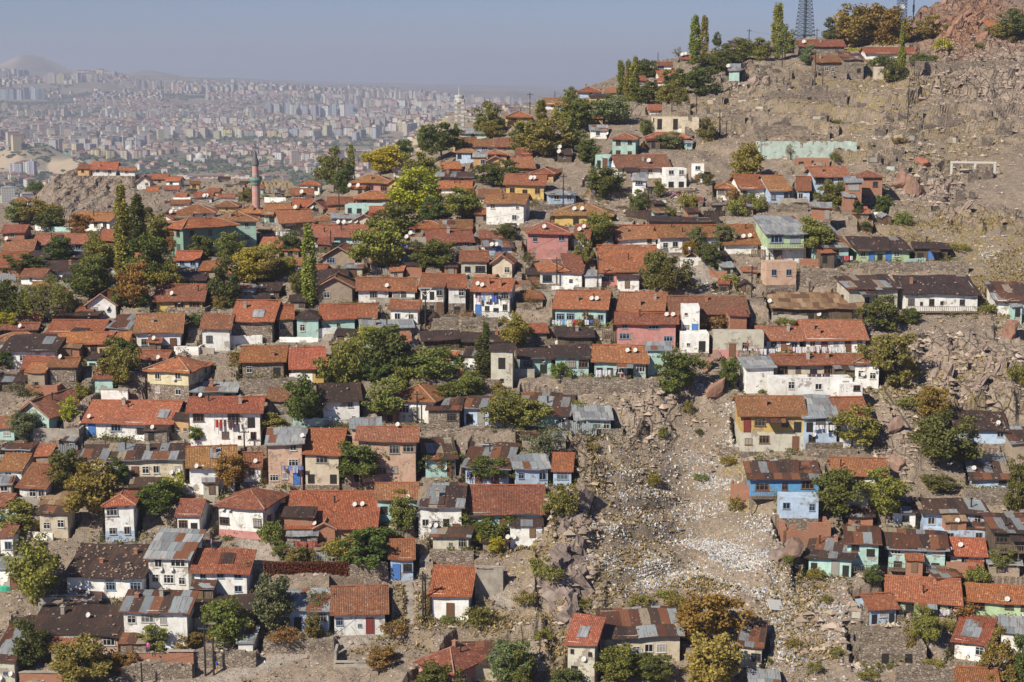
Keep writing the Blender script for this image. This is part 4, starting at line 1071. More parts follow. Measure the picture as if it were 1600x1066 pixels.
WALLS = [(1200, 1262, 320, 336, 'S', 'rubble stone terrace wall under the pale blue houses'), (1245, 1322, 424, 455, 'S', 'rubble stone terrace wall above the brown boarded roof'), (1345, 1512, 409, 427, 'S', 'long rubble terrace wall under the lime green houses'),
 (375, 472, 591, 616, 'S', 'terrace wall grown with dry creepers below the ochre house'), (880, 1030, 592, 616, 'S', 'rubble stone wall under the turquoise veranda house'), (1507, 1587, 764, 797, 'S', 'curved stone retaining wall under the patched sheet roofs'),
 (60, 136, 932, 952, 'C', 'bare concrete yard wall beside the stone-speckled black roof'), (205, 262, 1021, 1036, 'K', 'low red brick parapet at the foot of the rusty-roofed house'), (262, 303, 1019, 1046, 'K', 'square red brick retaining wall beside the dirt lane'),
 (190, 300, 1038, 1062, 'S', 'rubble stone bank wall rising from the dirt lane'), (303, 400, 1018, 1042, 'S', 'tall rubble stone wall behind the walker in blue'), (30, 104, 1052, 1066, 'K', 'low brick wall at the bottom left of the photo'),
 (545, 606, 880, 907, 'S', 'stone wall between the red creeper and the little blue house'), (671, 740, 861, 882, 'S', 'stone wall under the grey block shed'), (742, 786, 888, 930, 'C', 'high pale concrete wall right of the open black doorway'),
 (412, 522, 998, 1022, 'S', 'dry stone wall along the dirt lane'), (522, 616, 1036, 1056, 'C', 'low ruined garden wall with one tall left end'), (1400, 1492, 1042, 1070, 'S', 'rubble wall below the ruined stone house'),
 (580, 656, 510, 520, 'C', 'low concrete yard wall under the slant-roofed white house'), (676, 778, 496, 515, 'S', 'rubble bank wall under the timber balconies'), (158, 200, 610, 624, 'W', 'low whitewashed garden wall beside the yellow corner house'),
 (838, 900, 455, 468, 'C', 'pale concrete wall above the turquoise house'), (1262, 1340, 702, 716, 'S', 'broken stone wall above the bright blue house'), (1040, 1130, 395, 402, 'S', 'low stone edge in front of the long white house'),
 (1100, 1180, 190, 200, 'C', 'pale weathered wall on the bare slope'), (1178, 1262, 196, 216, 'S', 'stepped stone wall on the bare slope'), (1390, 1470, 96, 106, 'S', 'dark stone wall under the red rock slope'), (1430, 1600, 96, 112, 'S', 'long dry stone wall across the upper slope'),
 (640, 780, 592, 606, 'S', 'stone wall hidden under the dense green trees'), (1385, 1440, 796, 812, 'S', 'stone wall at the foot of the gully path'), (700, 800, 670, 684, 'S', 'rubble wall above the rusty sheet roofs'), (412, 545, 880, 906, 'S', 'stone wall covered by a red creeper')]
POLES = [(1418, 132, 197), (1088, 147, 187), (1107, 136, 162), (1124, 170, 219), (1135, 190, 221), (1170, 46, 82), (828, 145, 186), (867, 140, 164), (1028, 82, 104), (1222, 56, 106), (1273, 80, 137), (1285, 107, 145), (1276, 45, 70), (530, 298, 334), (652, 375, 427), (665, 450, 515), (517, 360, 394), (880, 272, 322),
 (1012, 292, 337), (934, 400, 454), (870, 402, 452), (1174, 415, 479), (1140, 445, 464), (1281, 305, 344), (382, 640, 702), (321, 972, 1052), (334, 995, 1052), (222, 1034, 1075), (661, 890, 974), (665, 895, 972), (652, 610, 660), (1265, 440, 458), (1385, 405, 424), (1345, 408, 424), (1202, 395, 440), (558, 1030, 1052), (592, 1040, 1060), (584, 878, 908), (1475, 770, 800)]
LAUNDRY = [(862, 932, 500, 'mixed washing on a line before the turquoise house'), (1238, 1322, 542, 'pale washing on a line along the white house terrace'), (1262, 1300, 584, 'dark clothes hung on the cream house balcony'), (930, 962, 578, 'pale sheets drying on the veranda'), (622, 650, 380, 'blue clothes hung on a yard line among trees'),
 (1270, 1304, 664, 'white washing under the grey sheet roof'), (1310, 1336, 400, 'orange and blue cloths on the lime green house'), (440, 474, 728, 'row of blue jeans hung on the peach house'), (335, 372, 656, 'dark towel and shirts on the white balcony'), (745, 782, 462, 'red and white washing on the timber balcony'), (962, 985, 585, 'dark blankets on the veranda rail'),
 (1467, 1498, 952, 'white and purple washing beside the green house'), (1035, 1060, 300, 'mixed washing under the white terrace'), (460, 496, 846, 'patterned red carpets hung on a brick wall'), (960, 1004, 1015, 'blue clothes on a line under the patchwork roof'), (1160, 1215, 545, 'white sheets on a line by the wall'), (430, 470, 362, 'pale washing beside the teal house')]
PEOPLE = [(1163, 313, 328, (.45, .04, .04), (.05, .05, .06), 'person in a red top standing by the white house terrace'), (1077, 385, 398, (.6, .58, .55), (.1, .1, .12), 'person in pale clothes at the doorway of the long white house'), (1221, 389, 403, (.5, .05, .05), (.05, .05, .05), 'person in red on the white balcony'),
 (1209, 388, 403, (.03, .03, .05), (.04, .04, .06), 'person in dark clothes on the white balcony'), (1168, 534, 549, (.5, .06, .06), (.08, .05, .06), 'person in red beside the drying sheets'), (339, 1031, 1050, (.05, .13, .5), (.45, .3, .1), 'person in a blue shirt walking up the dirt lane'), (232, 1005, 1021, (.6, .1, .35), (.1, .1, .1), 'person in pink standing in the yard'),
 (771, 737, 753, (.5, .5, .55), (.3, .15, .3), 'person in pale clothes before the blue house'), (732, 740, 752, (.05, .08, .3), (.05, .05, .1), 'person in blue standing by the blue house door'), (706, 738, 750, (.03, .03, .03), (.03, .03, .03), 'person in black by the blue wall'), (331, 846, 858, (.35, .2, .4), (.1, .1, .12), 'person in purple on the steep street')]
ROCKSTONES = [(1118, 590, 628, 36, (1.1, .85, .72), 'tilted slab-sided brown boulder above the rubbish'), (1107, 560, 582, 28, (1.1, .85, .75), 'brown boulder beside the big dark bush'), (1117, 555, 572, 18, (1, .85, .8), 'smaller brown boulder near the concrete wall'), (1445, 250, 268, 34, (1.25, .7, .55), 'reddish leaning boulder below the rubbish scatter'), (1408, 268, 300, 30, (1.1, .9, .8), 'tall split rock behind the brick house'), (1430, 275, 308, 40, (1.1, .9, .8), 'rounded pale rock right of the brick house'),
 (1580, 505, 535, 30, (1.15, .85, .7), 'pointed brown rock below the small white house'), (1395, 655, 690, 24, (1, .9, .85), 'grey boulder in the dry gully'), (1402, 715, 740, 34, (1.1, .95, .85), 'pale boulder at the gully foot'), (1235, 860, 896, 44, (.85, .75, .7), 'dark rounded cliff block under the brick ruin'),
]
# ------------------------------------------------------------------ world, sun, camera
W = bpy.data.worlds.new("World"); S.world = W; W.use_nodes = True
SUN_EL, SUN_AZ = 40.0, 226.0      # azimuth clockwise from north (the view direction)
wn = W.node_tree; bg = wn.nodes['Background']; sky = wn.nodes.new('ShaderNodeTexSky'); sky.sky_type = 'NISHITA'; sky.sun_disc = False
sky.sun_elevation = R_(SUN_EL); sky.sun_rotation = R_(SUN_AZ); sky.altitude = 900; sky.air_density = 1.0; sky.dust_density = 0.35; sky.ozone_density = 3.0
_m = wn.nodes.new('ShaderNodeMix'); _m.data_type = 'RGBA'; _m.blend_type = 'MULTIPLY'; _m.inputs[0].default_value = 1; _m.inputs[7].default_value = (.74, .8, 1.16, 1); wn.links.new(sky.outputs[0], _m.inputs[6]); wn.links.new(_m.outputs[2], bg.inputs[0]); bg.inputs[1].default_value = .05
sl = bpy.data.lights.new('sun', 'SUN'); sl.energy = 5.0; sl.angle = R_(.5); sl.color = (1, .935, .8)
so = bpy.data.objects.new('sun', sl); COL.objects.link(so)
sd = Vector((math.sin(R_(SUN_AZ)) * math.cos(R_(SUN_EL)), math.cos(R_(SUN_AZ)) * math.cos(R_(SUN_EL)), math.sin(R_(SUN_EL))))
so.rotation_euler = sd.to_track_quat('Z', 'Y').to_euler()
cam = bpy.data.cameras.new('camera'); co = bpy.data.objects.new('camera', cam); COL.objects.link(co); S.camera = co
cam.sensor_width = 36; cam.lens = 36 * F / 1600; cam.clip_start = 1; cam.clip_end = 40000; co.rotation_euler = (R_(90) - TH, 0, 0)
S.view_settings.view_transform = 'Standard'; S.view_settings.look = 'None'; S.view_settings.gamma = 1; S.view_settings.exposure = 0.46
S.cycles.use_denoising = True; S.cycles.max_bounces = 5; S.cycles.diffuse_bounces = 3; S.cycles.volume_bounces = 1; S.cycles.transparent_max_bounces = 4; S.cycles.use_adaptive_sampling = True; S.cycles.adaptive_threshold = .02

# ------------------------------------------------------------------ build
for L in HD.strip().split('\n'):
    q = L.split(); build_house(L + ' shed=1' if float(q[1]) - float(q[0]) < 36 and q[7] in 'MDKLS' and '|' not in L else L)  # narrow, plainly walled houses of the list get the name and label of sheds
FR_ = random.Random(99); SHED = []; FREE = []
def freespot(u, v, w, h):
    for q in HOUSES:
        if u + w / 2 > q['u0'] - 2 and u - w / 2 < q['u1'] + 2 and v > q['vr'] - 2 and v - h < q['vb'] - 3 and v < q['vb'] + 14: return False
    return True
def townish(u, v): return sum(1 for q in HOUSES if abs(q['u'] - u) < 60 and abs(q['v'] - v) < 50) >= 4 and not (900 < u < 1150 and v > 600)
for _ in range(16000):
    u = FR_.uniform(-5, 1600); v = FR_.uniform(290, 1060)
    if v < ridge_v(u) + 8 or not townish(u, v) or (u < 255 and v < 345): continue
    k = scl(v, float(DIST(u, v))) / 12; w = FR_.uniform(20, 50) * k; h = FR_.uniform(17, 30) * k
    if freespot(u, v, w, h) and len(SHED) < 190:
        SHED.append(1); build_house('%g %g %g %g %g %s %s %s w=%s ch=0 shed=1 yaw=%g' % (u - w / 2, u + w / 2, v - h, v - h * .62, v, FR_.choice('ssgf'), FR_.choice('ttmrzmrq'), FR_.choice('WMSDLKCA'), FR_.choice(['.w', 'o', '.', 's', 'd.', 'w']), FR_.uniform(-14, 14)))
    else:
        kk = scl(v, float(DIST(u, v))) / 12
        if freespot(u, v, 16 * kk, 10 * kk) and all(math.hypot(u - a, v - b_) > 19 for a, b_ in FREE): FREE.append((u, v))
def yaw_of(p, q): return math.atan2(q.y - p.y, q.x - p.x)
WALLO = []
for (u0, u1, vt, vb, mk, lab) in WALLS:
    uc = (u0 + u1) / 2; Y = float(DIST(uc, vb)); o = P(uc, vb, Y); s = scl(vb, Y); w = (u1 - u0) / s; h = (vb - vt) / s
    r = random.Random(u0); b = MB(); n = max(3, int(w / 1.1)); x = -w / 2
    for k in range(n):       # uneven top, built as one run of courses
        x2 = -w / 2 + w * (k + 1) / n; hh = h * (1 + r.uniform(-.1, .06)); b.box((x, 0, -2.5), (x2, .55, hh)); x = x2
    if mk in 'CKW': b.box((-w / 2 - .05, -.05, h * 1.065), (w / 2 + .05, .6, h * 1.065 + .08), 1)
    if 'ruined garden' in lab: b.box((-w / 2 - .05, .56, -.5), (-w / 2 + .25, 3.2, h + 1.2), 0)
    mat = M['plaster'] if mk == 'W' else M[mk]
    ob = b.build('retaining_wall', [mat, M['C']], None, WC['W'], o); ob.rotation_euler[2] = R_(r.uniform(-3, 3)); tag(ob, lab, 'wall', 'terrace walls between the houses', 'thing'); WALLO.append(ob)
    FILLS.append((o, 0, -w / 2, w / 2, .3, 2.6, o.z + h * .8, None))
_g0, _g1 = P(1484, 272, float(DIST(1484, 272))), P(1556, 273, float(DIST(1556, 273))); _gm = (_g0 + _g1) / 2; _gL = (_g1 - _g0).length
PADS.append((_gm, 0, -_gL / 2 - 1.5, _gL / 2 + 1.5, -3, 4, _gm.z, _gm.z - .1)); FILLS.append((_gm, 0, -_gL / 2 - 1.5, _gL / 2 + 1.5, -1, 4, _gm.z - .05, None))
finish_terrain(); make_terrain()
for L in TD.replace('\n', ';').split(';'):
    q = L.split()
    if len(q) == 6: build_tree(float(q[0]), float(q[1]), float(q[2]), float(q[3]), q[4], q[5])
PILES = []
for i, (u, v) in enumerate(FREE[:290]):
    k = scl(v, float(DIST(u, v))) / 12; q = i % 5
    if q in (0, 1, 2): w = FR_.uniform(18, 46) * k; build_tree(u, v - w * FR_.uniform(.8, 1.25), v + 2, w, FR_.choice('bbbsuu'), FR_.choice('dmllgymod'))
    elif q == 3:
        g = ground_at(u, v); b = MB(); L = FR_.uniform(1.5, 3.2)
        for _ in range(14): a = Vector((FR_.uniform(-.5, .5), FR_.uniform(-.4, .4), FR_.uniform(.05, .6))); t_ = FR_.uniform(-.5, .5); d_ = Vector((math.cos(t_), math.sin(t_), FR_.uniform(-.15, .15))) * L / 2; b.bar(a - d_, a + d_, .07)
        PILES.append(dict(root=b.build('plank_pile', M['wood'], None, (.2, .16, .12), g), u=u, v=v))
    else:
        g = ground_at(u, v); b = MB(); n = FR_.randint(8, 18)
        for k_ in range(n): b.box((k_ * .3, -.03, -.4), (k_ * .3 + .24, .03, FR_.uniform(1.1, 1.5)))
        b.box((0, .031, .9), (n * .3, .08, 1.0)); o = b.build('board_fence', M[FR_.choice(['wood', 'wood', 'z', 'm'])], None, (.25, .2, .15), g); o.rotation_euler[2] = FR_.uniform(-.4, .4); PILES.append(dict(root=o, u=u, v=v))

YW = []; YR = random.Random(17)
for q in list(HOUSES):
    if q['vb'] < 300 or q['vb'] > 1050 or YR.random() > .42 or q['u'] > 1585: continue
    k = q['s'] / 12; side = YR.choice([-1, 1]); u = q['u'] + side * YR.uniform(.1, .6) * (q['u1'] - q['u0']); v = q['vb'] + YR.uniform(4, 11) * k
    g = ground_at(u, v); L = YR.uniform(2.5, 7); h = YR.uniform(.7, 1.5); b = MB(); m = max(2, int(L / .8))
    for j in range(m): b.box((-L / 2 + L * j / m, 0, -1.6), (-L / 2 + L * (j + 1) / m, .28, h * YR.uniform(.86, 1)))
    if YR.random() < .6: b.box((side * L / 2 - .13, .281, -1.6), (side * L / 2 + .13, 2.6, h * .95))
    mk = YR.choice('WWCCSSKA'); col = dict(W=WC['W'], A=WC['A']).get(mk, (1, 1, 1))
    o = b.build('yard_wall', M['plaster'] if mk in 'WA' else M[mk], None, col, g); o['kind'] = 'thing'; o.rotation_euler[2] = YR.uniform(-.3, .3); YW.append(dict(root=o, u=u, v=v, mk=mk))
# boulders
def rock_mesh(seed, elong=1.0):
    r = random.Random(seed); import bmesh
    bm = bmesh.new(); bmesh.ops.create_icosphere(bm, subdivisions=3, radius=1)
    pl = [(Vector((r.gauss(0, 1), r.gauss(0, 1), r.gauss(0, 1))).normalized(), r.uniform(.32, .7)) for _ in range(12)]
    for v in bm.verts:
        for n, d in pl:
            k = v.co.dot(n)
            if k > d: v.co -= n * (k - d)
        v.co *= 1 + r.uniform(-.025, .025)
    me = bpy.data.meshes.new('boulder'); bm.to_mesh(me); bm.free(); me.materials.append(M['rock']); return me
RM = [rock_mesh(i) for i in range(5)]
for i, (u, vt, vb, w, c, lab) in enumerate(ROCKSTONES):
    g = ground_at(u, vb); s = scl(vb, g.y); h = (vb - vt) / s; wd = w / s
    o = bpy.data.objects.new('boulder', RM[i % 5]); COL.objects.link(o); o.location = g + Vector((0, wd * .3, h * .35)); o.scale = (wd * .66, wd * .6, min(h, wd * 1.1) * .8); o.rotation_euler = (.3, (-.5 if i > 0 else .45), i * 1.3); o.color = (c[0] * .95, c[1] * .9, c[2] * .9, 1)
    tag(o, lab, 'boulder')

def slab_mesh(seed):
    import bmesh
    r = random.Random(seed); bm = bmesh.new(); bmesh.ops.create_cube(bm, size=2); bmesh.ops.subdivide_edges(bm, edges=bm.edges[:], cuts=3, use_grid_fill=True)
    for v in bm.verts:
        t = (v.co.z + 1) / 2; v.co.x *= 1 - .35 * t; v.co.y *= 1 - .3 * t; v.co += Vector((r.uniform(-1, 1), r.uniform(-1, 1), r.uniform(-1, 1))) * .09
    me = bpy.data.meshes.new('rock_slab'); bm.to_mesh(me); bm.free(); me.materials.append(M['rock']); return me
SM = [slab_mesh(i) for i in range(5)]; SLABS = []; r = random.Random(5)
for (cu, cv, ru, rv, n, red) in ((1515, 140, 85, 42, 42, 0), (1150, 122, 45, 22, 20, 0), (1490, 590, 90, 38, 30, 0), (1440, 290, 55, 22, 12, 0), (1520, 40, 85, 40, 26, 1), (1515, 350, 50, 22, 10, 0), (893, 860, 22, 90, 26, 2), (868, 960, 30, 70, 18, 2), (1236, 868, 22, 26, 8, 2), (150, 305, 70, 22, 24, 0)):
    for _ in range(n):
        a = r.uniform(0, 6.28); q = r.random() ** .5; u, v = cu + ru * q * math.cos(a), cv + rv * q * math.sin(a)
        if v < ridge_v(u) + 6: continue
        g = ground_at(u, v); o = bpy.data.objects.new('rock_slab', r.choice(SM)); COL.objects.link(o); k = r.uniform(.6, 1.6)
        if red == 2: o.scale = (.8 * k * r.uniform(.6, 1.2), .8 * k * r.uniform(.6, 1.3), .9 * k); o.rotation_euler = (r.uniform(-.7, .7), r.uniform(-.7, .7), r.uniform(0, 3))
        else: k *= .75 if cu in (1490, 150, 1515) else 1; o.scale = (.6 * k, 1.2 * k, 1.7 * k); o.rotation_euler = (-.5 + r.uniform(-.2, .2), .85 + r.uniform(-.3, .3), r.uniform(-.5, .5))
        tag(o, None, kind='thing'); o['kind'] = 'thing'; o.location = g - Vector((0, 0, (.7 if not red else .3) * k)); c = r.uniform(.85, 1.1); o.color = ((c * 1.05, c * .74, c * .6, 1) if red == 1 else (c * .85, c * .85, c * .87, 1) if red else (c * 1.05, c, c * .97, 1))
        SLABS.append(dict(root=o, u=u, v=v, red=red))
RW = []
for (cu, cv, ru, rv, n) in ((1230, 145, 120, 40, 26), (1130, 200, 70, 28, 14), (1330, 215, 130, 26, 14), (1480, 225, 90, 70, 10), (1400, 300, 110, 40, 8), (1100, 330, 60, 10, 5), (1050, 320, 80, 14, 5), (1330, 970, 60, 25, 3)):
    for _ in range(n):
        u, v = cu + r.uniform(-ru, ru), cv + r.uniform(-rv, rv); g = ground_at(u, v); L = r.uniform(1.5, 6); b = MB(); m = max(2, int(L / .6)); h = r.uniform(1.1, 3.0); gap = r.randrange(m) if m > 4 else -1
        for k in range(m):
            if k != gap: b.box((-L / 2 + L * k / m, 0, -1), (-L / 2 + L * (k + 1) / m, .45, h * r.uniform(.45, 1)))
        for sx in (-1, 1):
            if r.random() < .6:
                dd = r.uniform(1.5, 4); q_ = max(2, int(dd / .8))
                for k in range(q_): x_ = sx * (L / 2 - .23); b.box((x_ - .22, .451 + dd * k / q_, -1), (x_ + .22, .451 + dd * (k + 1) / q_, h * r.uniform(.5, .95)))
        o = b.build('ruined_wall', M['S'], None, None, g); o['kind'] = 'thing'
        if r.random() < .35:
            q = MB(); z0_ = r.uniform(0, .4); q.box((-L * .4, -.04, z0_), (-L * .4 + r.uniform(.8, 1.8), -.003, z0_ + h * .4)); q.build('plaster', M['plaster'], o, r.choice([WC['AF'], WC['C'], WC['L'], (.45, .38, .28)]))
        o.rotation_euler[2] = r.uniform(-.4, .4); RW.append(dict(root=o, u=u, v=v))
# loose stones, rubbish, dry grass
def scatter(name, pts, rmin, rmax, palette, mat, kind='stone', seed=1, power=2.5):
    rng = np.random.default_rng(seed); n = len(pts); sz = (rmin + (rmax - rmin) * rng.random(n) ** power)
    if kind == 'stone':
        base = np.array([(1, 0, 0), (0, 1, 0), (-1, 0, 0), (0, -1, 0), (0, 0, 1), (0, 0, -1)], float); Fc = np.array([(0, 1, 4), (1, 2, 4), (2, 3, 4), (3, 0, 4), (1, 0, 5), (2, 1, 5), (3, 2, 5), (0, 3, 5)])
        V = base[None] * (.6 + .7 * rng.random((n, 6, 1))) + rng.normal(size=(n, 6, 3)) * .15; V[:, :, 2] *= .55
    elif kind == 'scrap':   # a crumpled sheet: two folded quads as four triangles
        base = np.array([(-1, -.7, 0), (1, -.7, .15), (1, .7, 0), (-1, .7, .2), (0, 0, .55)], float); Fc = np.array([(0, 1, 4), (1, 2, 4), (2, 3, 4), (3, 0, 4)])
        V = base[None] * (.6 + .8 * rng.random((n, 5, 3)))
    else:                   # grass tuft: three blades
        V = []; 
        a = rng.random((n, 4)) * 6.28; V = np.zeros((n, 12, 3))
        for k in range(4):
            dx, dy = np.cos(a[:, k]), np.sin(a[:, k]); V[:, 3 * k, 0] = -dy * .35; V[:, 3 * k, 1] = dx * .35; V[:, 3 * k + 1, 0] = dy * .35; V[:, 3 * k + 1, 1] = -dx * .35
            V[:, 3 * k + 2, 0] = dx * .8; V[:, 3 * k + 2, 1] = dy * .8; V[:, 3 * k + 2, 2] = .9 + .6 * rng.random(n)
        Fc = np.array([(0, 1, 2), (3, 4, 5), (6, 7, 8), (9, 10, 11)])
    t = rng.random(n) * 6.28; c, s_ = np.cos(t)[:, None], np.sin(t)[:, None]; x = V[:, :, 0] * c - V[:, :, 1] * s_; y = V[:, :, 0] * s_ + V[:, :, 1] * c; V = np.stack([x, y, V[:, :, 2]], -1)
    if kind == 'scrap': ti = rng.normal(size=(n, 1)) * .5; V = np.stack([V[:, :, 0], V[:, :, 1], V[:, :, 2] + V[:, :, 1] * (.55 + ti)], -1)
    V = V * sz[:, None, None] + pts[:, None, :] + np.array([0, 0, .04]); k = V.shape[1]
    Fq = (Fc[None] + (np.arange(n) * k)[:, None, None]).reshape(-1, 3); pal = np.array(palette); cc = pal[rng.integers(0, len(pal), n)] * (.75 + .4 * rng.random((n, 1)))
    me = np_mesh(name, V.reshape(-1, 3), Fq, mat, np.repeat(cc, k, 0)); o = bpy.data.objects.new(name, me); COL.objects.link(o); return o
bare = np.clip(.15 + ell(UU, VV, [(1350, 190, 330, 150, 1), (1450, 480, 180, 200, .6), (1000, 320, 200, 60, .7), (1000, 600, 140, 60, .5), (1010, 760, 180, 200, .15), (1330, 960, 160, 110, 1.2), (850, 960, 100, 120, .6), (1120, 440, 90, 40, .8)]), 0, 1.2) * (VV > ridge_v(UU) + 2) * (VV < 1100) * (1 - .85 * PATHM)
a_ = YY * np.gradient(YY, axis=0) * -1; AREA = np.clip(a_ / np.percentile(a_, 95), 0, 1)
o = scatter('loose_stones', rand_pts(bare * AREA, 34000), .06, .5, [(.3, .24, .2), (.36, .29, .24), (.24, .19, .16), (.42, .35, .3), (.33, .24, .19)], M['rub'], 'stone', 3, 5.0); tag(o, 'loose grey-brown stones strewn over the bare slope', 'stones', kind='stuff')
o = scatter('angular_blocks', rand_pts(np.clip(ell(UU, VV, [(1400, 180, 260, 130, .6), (1520, 130, 110, 70, 1), (1440, 290, 80, 40, 1), (1480, 590, 130, 60, .7), (890, 880, 50, 120, 1), (1010, 640, 70, 40, .5), (1150, 130, 80, 40, .8), (1400, 680, 40, 70, .8), (1330, 990, 80, 50, .6), (1000, 320, 120, 30, .5)]), 0, 1) * (VV > ridge_v(UU) + 3) * AREA, 4200), .2, .85, [(.33, .26, .2), (.27, .21, .165), (.39, .31, .245), (.3, .22, .17)], M['rub'], 'stone', 31, 2.2); tag(o, 'broken angular blocks scattered over the rocky slopes', 'stones', kind='stuff')
litm = ell(UU, VV, [(1110, 630, 34, 34, 1), (1165, 700, 26, 70, 1), (1110, 770, 100, 40, .45), (1190, 800, 60, 60, .35), (1130, 860, 110, 50, .95), (1010, 880, 110, 40, .8), (1080, 900, 150, 34, 1), (1210, 930, 70, 60, .9), (1160, 960, 80, 40, 1), (1240, 1010, 60, 70, .5), (960, 860, 60, 30, .6), (990, 740, 80, 30, .35), (1020, 800, 60, 40, .3), (1400, 230, 60, 18, .5), (1545, 400, 20, 14, .7), (1320, 980, 90, 60, .35), (1130, 720, 60, 80, .5), (1290, 940, 50, 60, .3), (1090, 620, 30, 30, .8)])
litm = litm * np.clip((fbm(XX * .22, YY * .3, 4) - .4) * 6, 0, 1.3)
paper = [(.55, .53, .5), (.45, .44, .43), (.38, .37, .36), (.6, .57, .54), (.34, .31, .28), (.42, .36, .3), (.5, .48, .46), (.4, .47, .52), (.28, .24, .2), (.3, .26, .22), (.48, .46, .44), (.52, .5, .48), (.36, .33, .3), (.5, .5, .5), (.2, .28, .42), (.4, .24, .14), (.48, .42, .25), (.08, .08, .08)]
o = scatter('rubbish', rand_pts(litm * AREA, 30000), .03, .14, paper, M['litter'], 'scrap', 5, 2.2); tag(o, 'white and coloured rubbish spilling down the ravine', 'rubbish', kind='stuff')
lit2 = np.clip(.03 + ell(UU, VV, [(1050, 780, 170, 170, .5), (1400, 260, 160, 60, .25), (1120, 430, 70, 40, .3), (1300, 980, 140, 90, .6), (1440, 400, 120, 200, .15), (800, 900, 200, 120, .06)]), 0, 1) * (VV > ridge_v(UU) + 4) * (VV < 1090)
o = scatter('litter', rand_pts(lit2 * AREA, 9000), .03, .15, paper, M['litter'], 'scrap', 6, 2.5); tag(o, 'small scraps of pale litter across the hillside', 'litter', kind='stuff')
gm = (GRM * .8 + .015) * np.clip((fbm(XX * .12 + 9, YY * .12, 4) - .42) * 6, 0, 1) * (1 - PATHM) * (VV < 1090)
o = scatter('dry_grass', rand_pts(gm * AREA, 30000), .1, .36, [(.36, .25, .1), (.42, .3, .13), (.28, .2, .09), (.24, .18, .08), (.18, .155, .06)], M['rub'], 'grass', 8, 2.0); tag(o, 'dry yellow grass tufts on the bare slopes', 'grass', kind='stuff')

tm = np.zeros_like(UU)
for q in HOUSES:
    if q['vb'] > 300: I = (np.abs(UU - q['u']) < q['u1'] - q['u0']) & (np.abs(VV - q['vb']) < 40); tm[I] = np.maximum(tm[I], np.clip(1.6 - 1.2 * np.hypot((UU[I] - q['u']) / ((q['u1'] - q['u0']) / 2 + 14), (VV[I] - q['vb'] - 2) / 16), 0, 1))
tm = tm * np.clip((fbm(XX * .16 + 30, YY * .16, 3) - .4) * 6, 0, 1) * (1 - np.clip(PATHM * 2, 0, 1)) * (VV < 1100)
pp = rand_pts(tm * AREA, 7000); rng = np.random.default_rng(12)
for q in PADS:
    c_, s_ = math.cos(-q[1]), math.sin(-q[1]); dx = pp[:, 0] - q[0].x; dy = pp[:, 1] - q[0].y; lx = dx * c_ - dy * s_; ly = dx * s_ + dy * c_; pp = pp[~((lx > q[2] + .6) & (lx < q[3] - .6) & (ly > -.3) & (ly < q[5] - .6))]
hh = .25 + .75 * rng.random(len(pp)) ** 2; n = 22; C = np.repeat(pp, n, 0) + rvec(len(pp) * n, rng) * np.repeat(hh, n)[:, None] * np.array([.9, .9, .7]) + np.array([0, 0, .25])
V_, F_ = leafquads(C, .11, rng); me = np_mesh('undergrowth', V_, F_, M['leaf']); o = bpy.data.objects.new('undergrowth', me); COL.objects.link(o); o.color = (.15, .145, .05, 1); tag(o, 'weeds and low bushes filling the yards between the houses', 'undergrowth', kind='stuff')
# steps, beam, pipe, panel
def steps(u0, v0, u1, v1, w, mat, lab, n):
    a, c = ground_at(u0, v0), ground_at(u1, v1); t = empty('staircase', a); d = c - a
    for k in range(n):
        p = d * (k / n); b = MB(); b.box((-w / 2, 0, -.6), (w / 2, abs(d.y) / n * .98 + .2, .2 + d.z / n * .3)); o = b.build('step', mat, t); o.location = (p.x, p.y, p.z + .05)
    tag(t, lab, 'steps')
steps(650, 966, 632, 915, 1.6, M['C'], 'long flight of concrete steps between the tiled white houses', 20)
steps(385, 905, 398, 880, 1.4, M['C'], 'short concrete steps at the bend of the steep street', 8)
steps(664, 888, 672, 850, 1.2, M['C'], 'steps climbing beside the grey block shed', 12)
def rod(u0, v0, u1, v1, r, mat, name, lab, cat, up=.3):
    a, c = ground_at(u0, v0) + Vector((0, 0, up)), ground_at(u1, v1) + Vector((0, 0, up)); b = MB(); b.bar((0, 0, 0), c - a, r, n=6); tag(b.build(name, mat, None, loc=a), lab, cat)
rod(946, 678, 953, 714, .12, M['white'], 'drain_pipe', 'pale drain pipe running down the rock below the turquoise sheds', 'pipe')
rod(1384, 612, 1428, 680, .14, M['metal'], 'drain_pipe', 'long grey pipe laid down the dry gully', 'pipe'); rod(1362, 598, 1392, 640, .07, M['wood'], 'fallen_pole', 'fallen wooden pole in the dry gully', 'pole')
rod(1296, 997, 1338, 984, .28, M['C'], 'fallen_beam', 'fallen concrete beam leaning on the rubble', 'beam')
g = ground_at(1211, 960); b = MB(); b.box((-.95, -.75, 0), (.95, .75, .1)); o = b.build('white_board', M['white'], None, loc=g + Vector((0, 0, .4))); o.rotation_euler = (.7, .2, .4); tag(o, 'white square board dumped at the foot of the rubbish', 'board')
g = ground_at(10, 912); b = MB(); b.lathe([(0.01, -.3), (1.3, 0), (1.2, .5), (.6, .9), (.01, 1.0)], 14); o = b.build('green_tarpaulin', M['cloth'], None, (.05, .35, .22), g); tag(o, 'green sheet bundle at the left edge under the white shed', 'tarpaulin')
rod(706, 492, 724, 468, .1, M['wood'], 'wooden_ladder', 'steep timber stair rail leaning on the balconies', 'ladder', 1.2)
